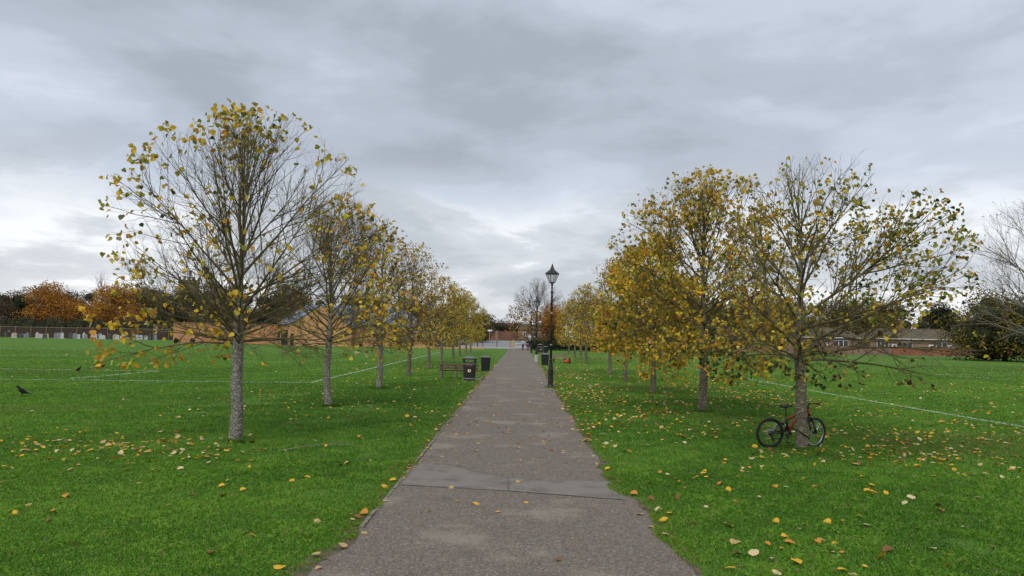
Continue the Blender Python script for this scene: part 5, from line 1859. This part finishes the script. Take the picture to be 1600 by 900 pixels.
mass_tree("brown_tree", "olive autumn tree behind the right-hand bungalow roof", (82.0, 184, 0.3), ell(rr, 6.8, 12.6, 1.0, 15), 8000, (0.25, 0.45), [1, 1, 1, .6, .5], 20, (0.35, 4), pal=P_GOLD, group=TR)
mass_tree("brown_tree", "yellowing tree behind the dark conifer near the golden bush", (91.0, 190, 0.3), ell(rr, 6.2, 13.4, 1.0, 14), 8000, (0.25, 0.45), [1, 1, .6, .6, .3], 21, (0.35, 4), pal=P_GOLD, group=TR)
mass_tree("evergreen_tree", "dark evergreen tree between the right-hand bungalow and the golden bush", (100.0, 178, 0.3), ell(rr, 5.2, 12.4, 0.6, 14), 9000, (0.25, 0.45), E1, 22, (0.35, 4), pal=P_DARK, group=TR)
mass_tree("golden_bush", "large rounded dark bush with golden tips at the right edge", (70.5, 111, 0), ell(rr, 7.8, 10.6, 0.2, 22) + [(-4.5, -2.5, 3.6, 3.0, 2.6, 2.6), (-1.5, -3.5, 3.0, 3.0, 2.6, 2.6), (-3.5, -1.0, 6.0, 2.8, 2.6, 2.2), (0.5, -2.5, 1.6, 3.0, 2.4, 1.5)],
          30000, (0.16, 0.32), [0.5, 0.8, 1.2, 0.4, 1.2], 23, (0.3, 3), "bush", pal=P_GOLD, shell=0.5, core=0.7)

# the far woodland that closes the view behind the single trees
for x0_, x1_, y_, pl_, sd_, lab_ in ((22, 118, 196, P_OLIVE + P_DARK + P_BROWN, 131, "far belt of olive and brown woodland behind the bungalows"),
                                     (-140, -14, 200, P_BROWN + P_DARK + P_OLIVE, 132, "far belt of brown woodland behind the cemetery and pavilion")):
    es_ = []
    for x_ in np.arange(x0_, x1_, 3.2):
        for z_ in (2.5, 6.0):
            es_.append((x_ - x0_ + rr.uniform(-1, 1), rr.uniform(-2, 2), z_ + rr.uniform(-.8, .8), 2.8, 2.4, 2.4))
        if rr.random() < 0.7:
            es_.append((x_ - x0_ + rr.uniform(-1, 1), rr.uniform(-2, 2), 8.6 + rr.uniform(-.8, 1.6), 2.4, 2.2, 2.2))
    w_ = mass_tree("woodland", lab_, (x0_, y_, 0.7), es_, 36000, (0.22, 0.42), [1] * len(pl_), sd_, None, "woodland", pal=pl_, shell=0.3, core=0.8)
    w_["kind"] = "stuff"

# bare trees, branch by branch
def bare_tree(name, label, loc, seed, H, zb, Rc, r0, nl, material, weights=None, p=0.0, size=(0.2, 0.3), pal_fn=None, **kw):
    tr_ = grow_tree(seed, H, zb, Rc, r0, nl, **kw)
    fn = pal_fn or (lambda P, rg: (np.full(len(P), p), pick(rg, len(P), weights or W_BRN)))
    return plant_tree(name, label, loc, tr_, fn, seed, size=size, bark=material, branch=material, quad=True, leafmat="far_leaf")


def leaf_low(P, rg):
    z = P[:, 2]
    return 0.6 * sig(-(z - 6.0) / 0.8) * sig((z - 3.4) / 0.3), pick(rg, len(P), [0.04, 0.10, 0.2, 0, 0, 0, 0.5, 0, 0.12])


bare_tree("bare_tree", "wide bare tree with russet lower leaves behind the far lamp posts", (2.9, 133.0, 0), 41, 12.8, 1.6, 5.6, 0.24, 34, "branch_far", pal_fn=leaf_low,
          n2=12, s3=0.18, s4=0.24, thick=1.25, e_lo=18, size=(0.18, 0.30), curve=0.15)
bare_tree("poplar_tree", "tall pale bare tree at the right edge of the picture", (50.0, 73.0, 0), 43, 17.6, 3.0, 8.2, 0.36, 34, "branch_pale", p=0.05, weights=[.2, 0, .5, .2, 0, 0, .3, 0, 0],
          n2=9, s3=0.26, s4=0.3, thick=0.95, e_lo=22, e_hi=72, zlow=2.2, size=(0.10, 0.18))
bare_tree("bare_tree", "pale bare tree crown rising behind the orange tree at left", (-104.0, 186.0, 0.2), 45, 16.5, 3.0, 6.0, 0.3, 26, "branch_pale", n2=7, s3=0.32, s4=0.4, thick=1.5)
bare_tree("bare_tree", "bare brown tree beside the church tower", (-90.0, 190.0, 0.2), 46, 17.0, 3.0, 6.0, 0.3, 26, "branch_far", p=0.12, n2=7, s3=0.32, s4=0.4, thick=1.5)
bare_tree("bare_tree", "bare grey tree behind the pavilion gable", (-47.0, 184.0, 0.2), 47, 15.0, 3.0, 6.0, 0.3, 26, "branch_pale", n2=7, s3=0.32, s4=0.4, thick=1.5)
bare_tree("bare_tree", "bare brown tree behind the bungalows near the bicycle tree crown", (70.0, 192.0, 0.2), 48, 13.0, 3.0, 5.5, 0.3, 24, "branch_far", p=0.1, n2=7, s3=0.32, s4=0.4, thick=1.5)

# ================================================================== fallen leaves and a stick
def fallen_leaves():
    rg = np.random.default_rng(2024)
    blot = wavy(51, 14, 0.3, 2.6)
    FALL = [("yellow", (0.62, 0.37, 0.03)), ("orange", (0.52, 0.22, 0.03)), ("cream", (0.60, 0.47, 0.25)), ("brown", (0.20, 0.095, 0.035)), ("buff", (0.46, 0.32, 0.13))]
    Xs, Ys = [], []

    def area(x0, x1, y0, y1, dens, clump_=0.6, fn=None):
        n = rg.poisson((x1 - x0) * (y1 - y0) * dens)
        X, Y = rg.uniform(x0, x1, n), rg.uniform(y0, y1, n)
        k = rg.random(n) < np.clip(0.5 + clump_ * blot(X, Y), 0.05, 1)
        if fn is not None:
            k &= rg.random(n) < fn(X, Y)
        Xs.append(X[k]); Ys.append(Y[k])
    # right lawn
    area(1.6, 9.5, 6.5, 13.5, 5.6, 0.25)
    area(1.6, 14.0, 13.5, 24.0, 11.0, 0.5)
    area(1.6, 12.0, 24.0, 48.0, 13.0, 0.5)
    area(1.6, 10.0, 48.0, 100.0, 5.5, 0.5)
    area(12.0, 36.0, 20.0, 48.0, 3.4, 0.5)
    area(10.0, 60.0, 48.0, 120.0, 1.5, 0.5)
    # left lawn
    area(-9.5, -1.95, 6.5, 13.5, 2.9, 0.25)
    area(-12.0, -1.95, 13.5, 24.0, 2.2, 0.5)
    area(-11.0, -1.95, 24.0, 60.0, 2.4, 0.5)
    area(-40.0, -11.0, 20.0, 70.0, 0.35, 0.5)
    # drifts
    for cx, cy, sx, sy, n in ((-7.4, 14.9, 1.5, 1.0, 190), (-9.2, 15.9, 1.6, 1.0, 90), (-5.6, 26.0, 1.6, 1.6, 60), (7.7, 15.8, 1.4, 1.0, 110), (9.8, 19.5, 2.2, 1.4, 90),
                              (3.6, 22.0, 1.2, 3.0, 130), (3.2, 30.0, 1.0, 4.0, 160), (6.0, 16.2, 0.9, 0.6, 26)):
        Xs.append(rg.normal(cx, sx, n)); Ys.append(rg.normal(cy, sy, n))
    # path, along its edges above all
    area(-1.9, 1.5, 6.5, 14.0, 0.8, 0.4)
    area(-1.9, 1.5, 14.0, 45.0, 4.0, 0.4)
    n = 330
    Y = 8 + 52 * rg.random(n) ** 0.8
    sd = rg.random(n) < 0.5
    Xs.append(np.where(sd, edge_left(Y), edge_right(Y)) + rg.normal(0, 0.10, n)); Ys.append(Y)
    X, Y = np.concatenate(Xs), np.concatenate(Ys)
    for tx, ty in ((-6.1, 16.37), (6.24, 16.9), (6.06, 25.27), (-6.12, 24.44)):
        k = np.hypot(X - tx, Y - ty) > 0.25
        X, Y = X[k], Y[k]
    n = len(X)
    onp = (X > edge_left(Y)) & (X < edge_right(Y))
    S = np.where(rg.random(n) < np.where(Y < 13, 0.55, 0.3), rg.uniform(0.085, 0.13, n), rg.uniform(0.05, 0.09, n)) * np.where(onp, 0.8, 1.0)
    ci = rg.choice(5, n, p=[0.31, 0.15, 0.21, 0.16, 0.17])
    ci[onp & (rg.random(n) < 0.5)] = 4
    Z = np.where(onp, 0.022, 0.034 + 0.014 * rg.random(n))
    # frames: nearly flat, some tipped up
    yaw = rg.random(n) * 2 * np.pi
    tip = rg.normal(0, 0.22, n) * np.where(onp, 0.5, 1.0)
    tip[rg.random(n) < 0.08] += 0.7
    roll = rg.normal(0, 0.25, n) * np.where(onp, 0.5, 1.0)
    dist = np.hypot(X, Y)
    vis = np.abs(X) < 0.70 * Y + 0.5
    order = np.argsort(np.where(vis, dist, 1e9))
    one = set(order[:300].tolist())
    # shape variants for a dry leaf: curled edges, stalk
    base = []
    for q, (amp, cup) in enumerate(((0.10, 0.18), (0.18, -0.12), (0.06, 0.32))):
        v = LEAF_V[q].copy()
        v[:, 1] -= 0.45
        v[:, 2] = cup * (np.abs(v[:, 0]) ** 1.5) + amp * np.sin(v[:, 1] * 5 + q) * 0.6 + 0.02
        st = np.array([(-0.018, -0.45, 0.02), (0.018, -0.45, 0.02), (0.03, -0.95, 0.06)])
        base.append(np.concatenate([v, st]))
    F = np.concatenate([LEAF_F, np.array([(11, 13, 12)])])
    meshes = {}
    for q in range(3):
        for c in range(5):
            meshes[(q, c)] = np_mesh("fallen_leaf", base[q], F, "fallen_leaf", np.repeat(np.array(FALL[c][1])[None], 14, 0))
    M = []
    rest = []
    q_ = rg.integers(0, 3, n)
    for i in range(n):
        e = Euler((tip[i], roll[i], yaw[i]), 'XYZ')
        if i in one:
            x_, y_ = X[i], Y[i]
            if onp[i]:
                place = "on the path before the repair patch" if y_ < 11.5 else ("on the grey repair patch of the path" if y_ < 13.4 else "on the path beyond the repair patch")
            else:
                side = "left" if x_ < 0 else "right"
                dx = (edge_left(y_) - x_) if x_ < 0 else (x_ - edge_right(y_))
                far = "in front" if y_ < 9.5 else ("beside the repair patch" if y_ < 12.5 else "farther back")
                place = f"on the {side} path edge, {far}" if dx < 0.25 else (f"on the {side} lawn near the path, {far}" if dx < 2.2 else f"on the outer {side} lawn, {far}")
            cn = ("large " if S[i] > 0.09 else "small ") + FALL[int(ci[i])][0]
            cn += (" crinkled", " wavy", " cupped")[int(q_[i])]
            o = ob("fallen_leaf", meshes[(int(q_[i]), int(ci[i]))], None, (X[i], Y[i], Z[i]), e, f"{cn} fallen leaf {place}", "leaf", f"{cn} leaves {place}")
            o.scale = (S[i], S[i], S[i])
        else:
            rest.append(i)
    rest = np.array(rest)
    m = len(rest)
    FR = np.empty((m, 3, 3))
    for k, i in enumerate(rest):
        FR[k] = np.array(Euler((tip[i], roll[i], yaw[i]), 'XYZ').to_matrix()).T
    tv = np.stack(base)[q_[rest]] * S[rest][:, None, None]
    V = np.einsum('nki,nij->nkj', tv, FR) + np.stack([X[rest], Y[rest], Z[rest]], -1)[:, None, :]
    FF = (np.arange(m)[:, None, None] * 14 + F[None]).reshape(-1, 3)
    C = np.array([f[1] for f in FALL])[ci[rest]] * rg.uniform(0.75, 1.15, (m, 1))
    ob("leaf_litter", np_mesh("leaf_litter", V.reshape(-1, 3), FF, "fallen_leaf", np.repeat(C, 14, 0)), None,
       label="scattered small fallen autumn leaves across lawns and path", cat="leaf litter", kind="stuff")


fallen_leaves()
MB().tube([(-4.72, 15.05, 0.035), (-4.4, 15.55, 0.05), (-4.1, 15.95, 0.045), (-3.55, 15.98, 0.05), (-3.2, 15.75, 0.035)], [0.008, 0.007, 0.006, 0.005, 0.003], 6).tube(
    [(-4.1, 15.95, 0.045), (-3.8, 16.2, 0.05)], [0.006, 0.003], 5).build("fallen_stick", "twig", None, smooth=True,
    label="thin pale stick lying in the grass right of the nearest left trunk", cat="stick")
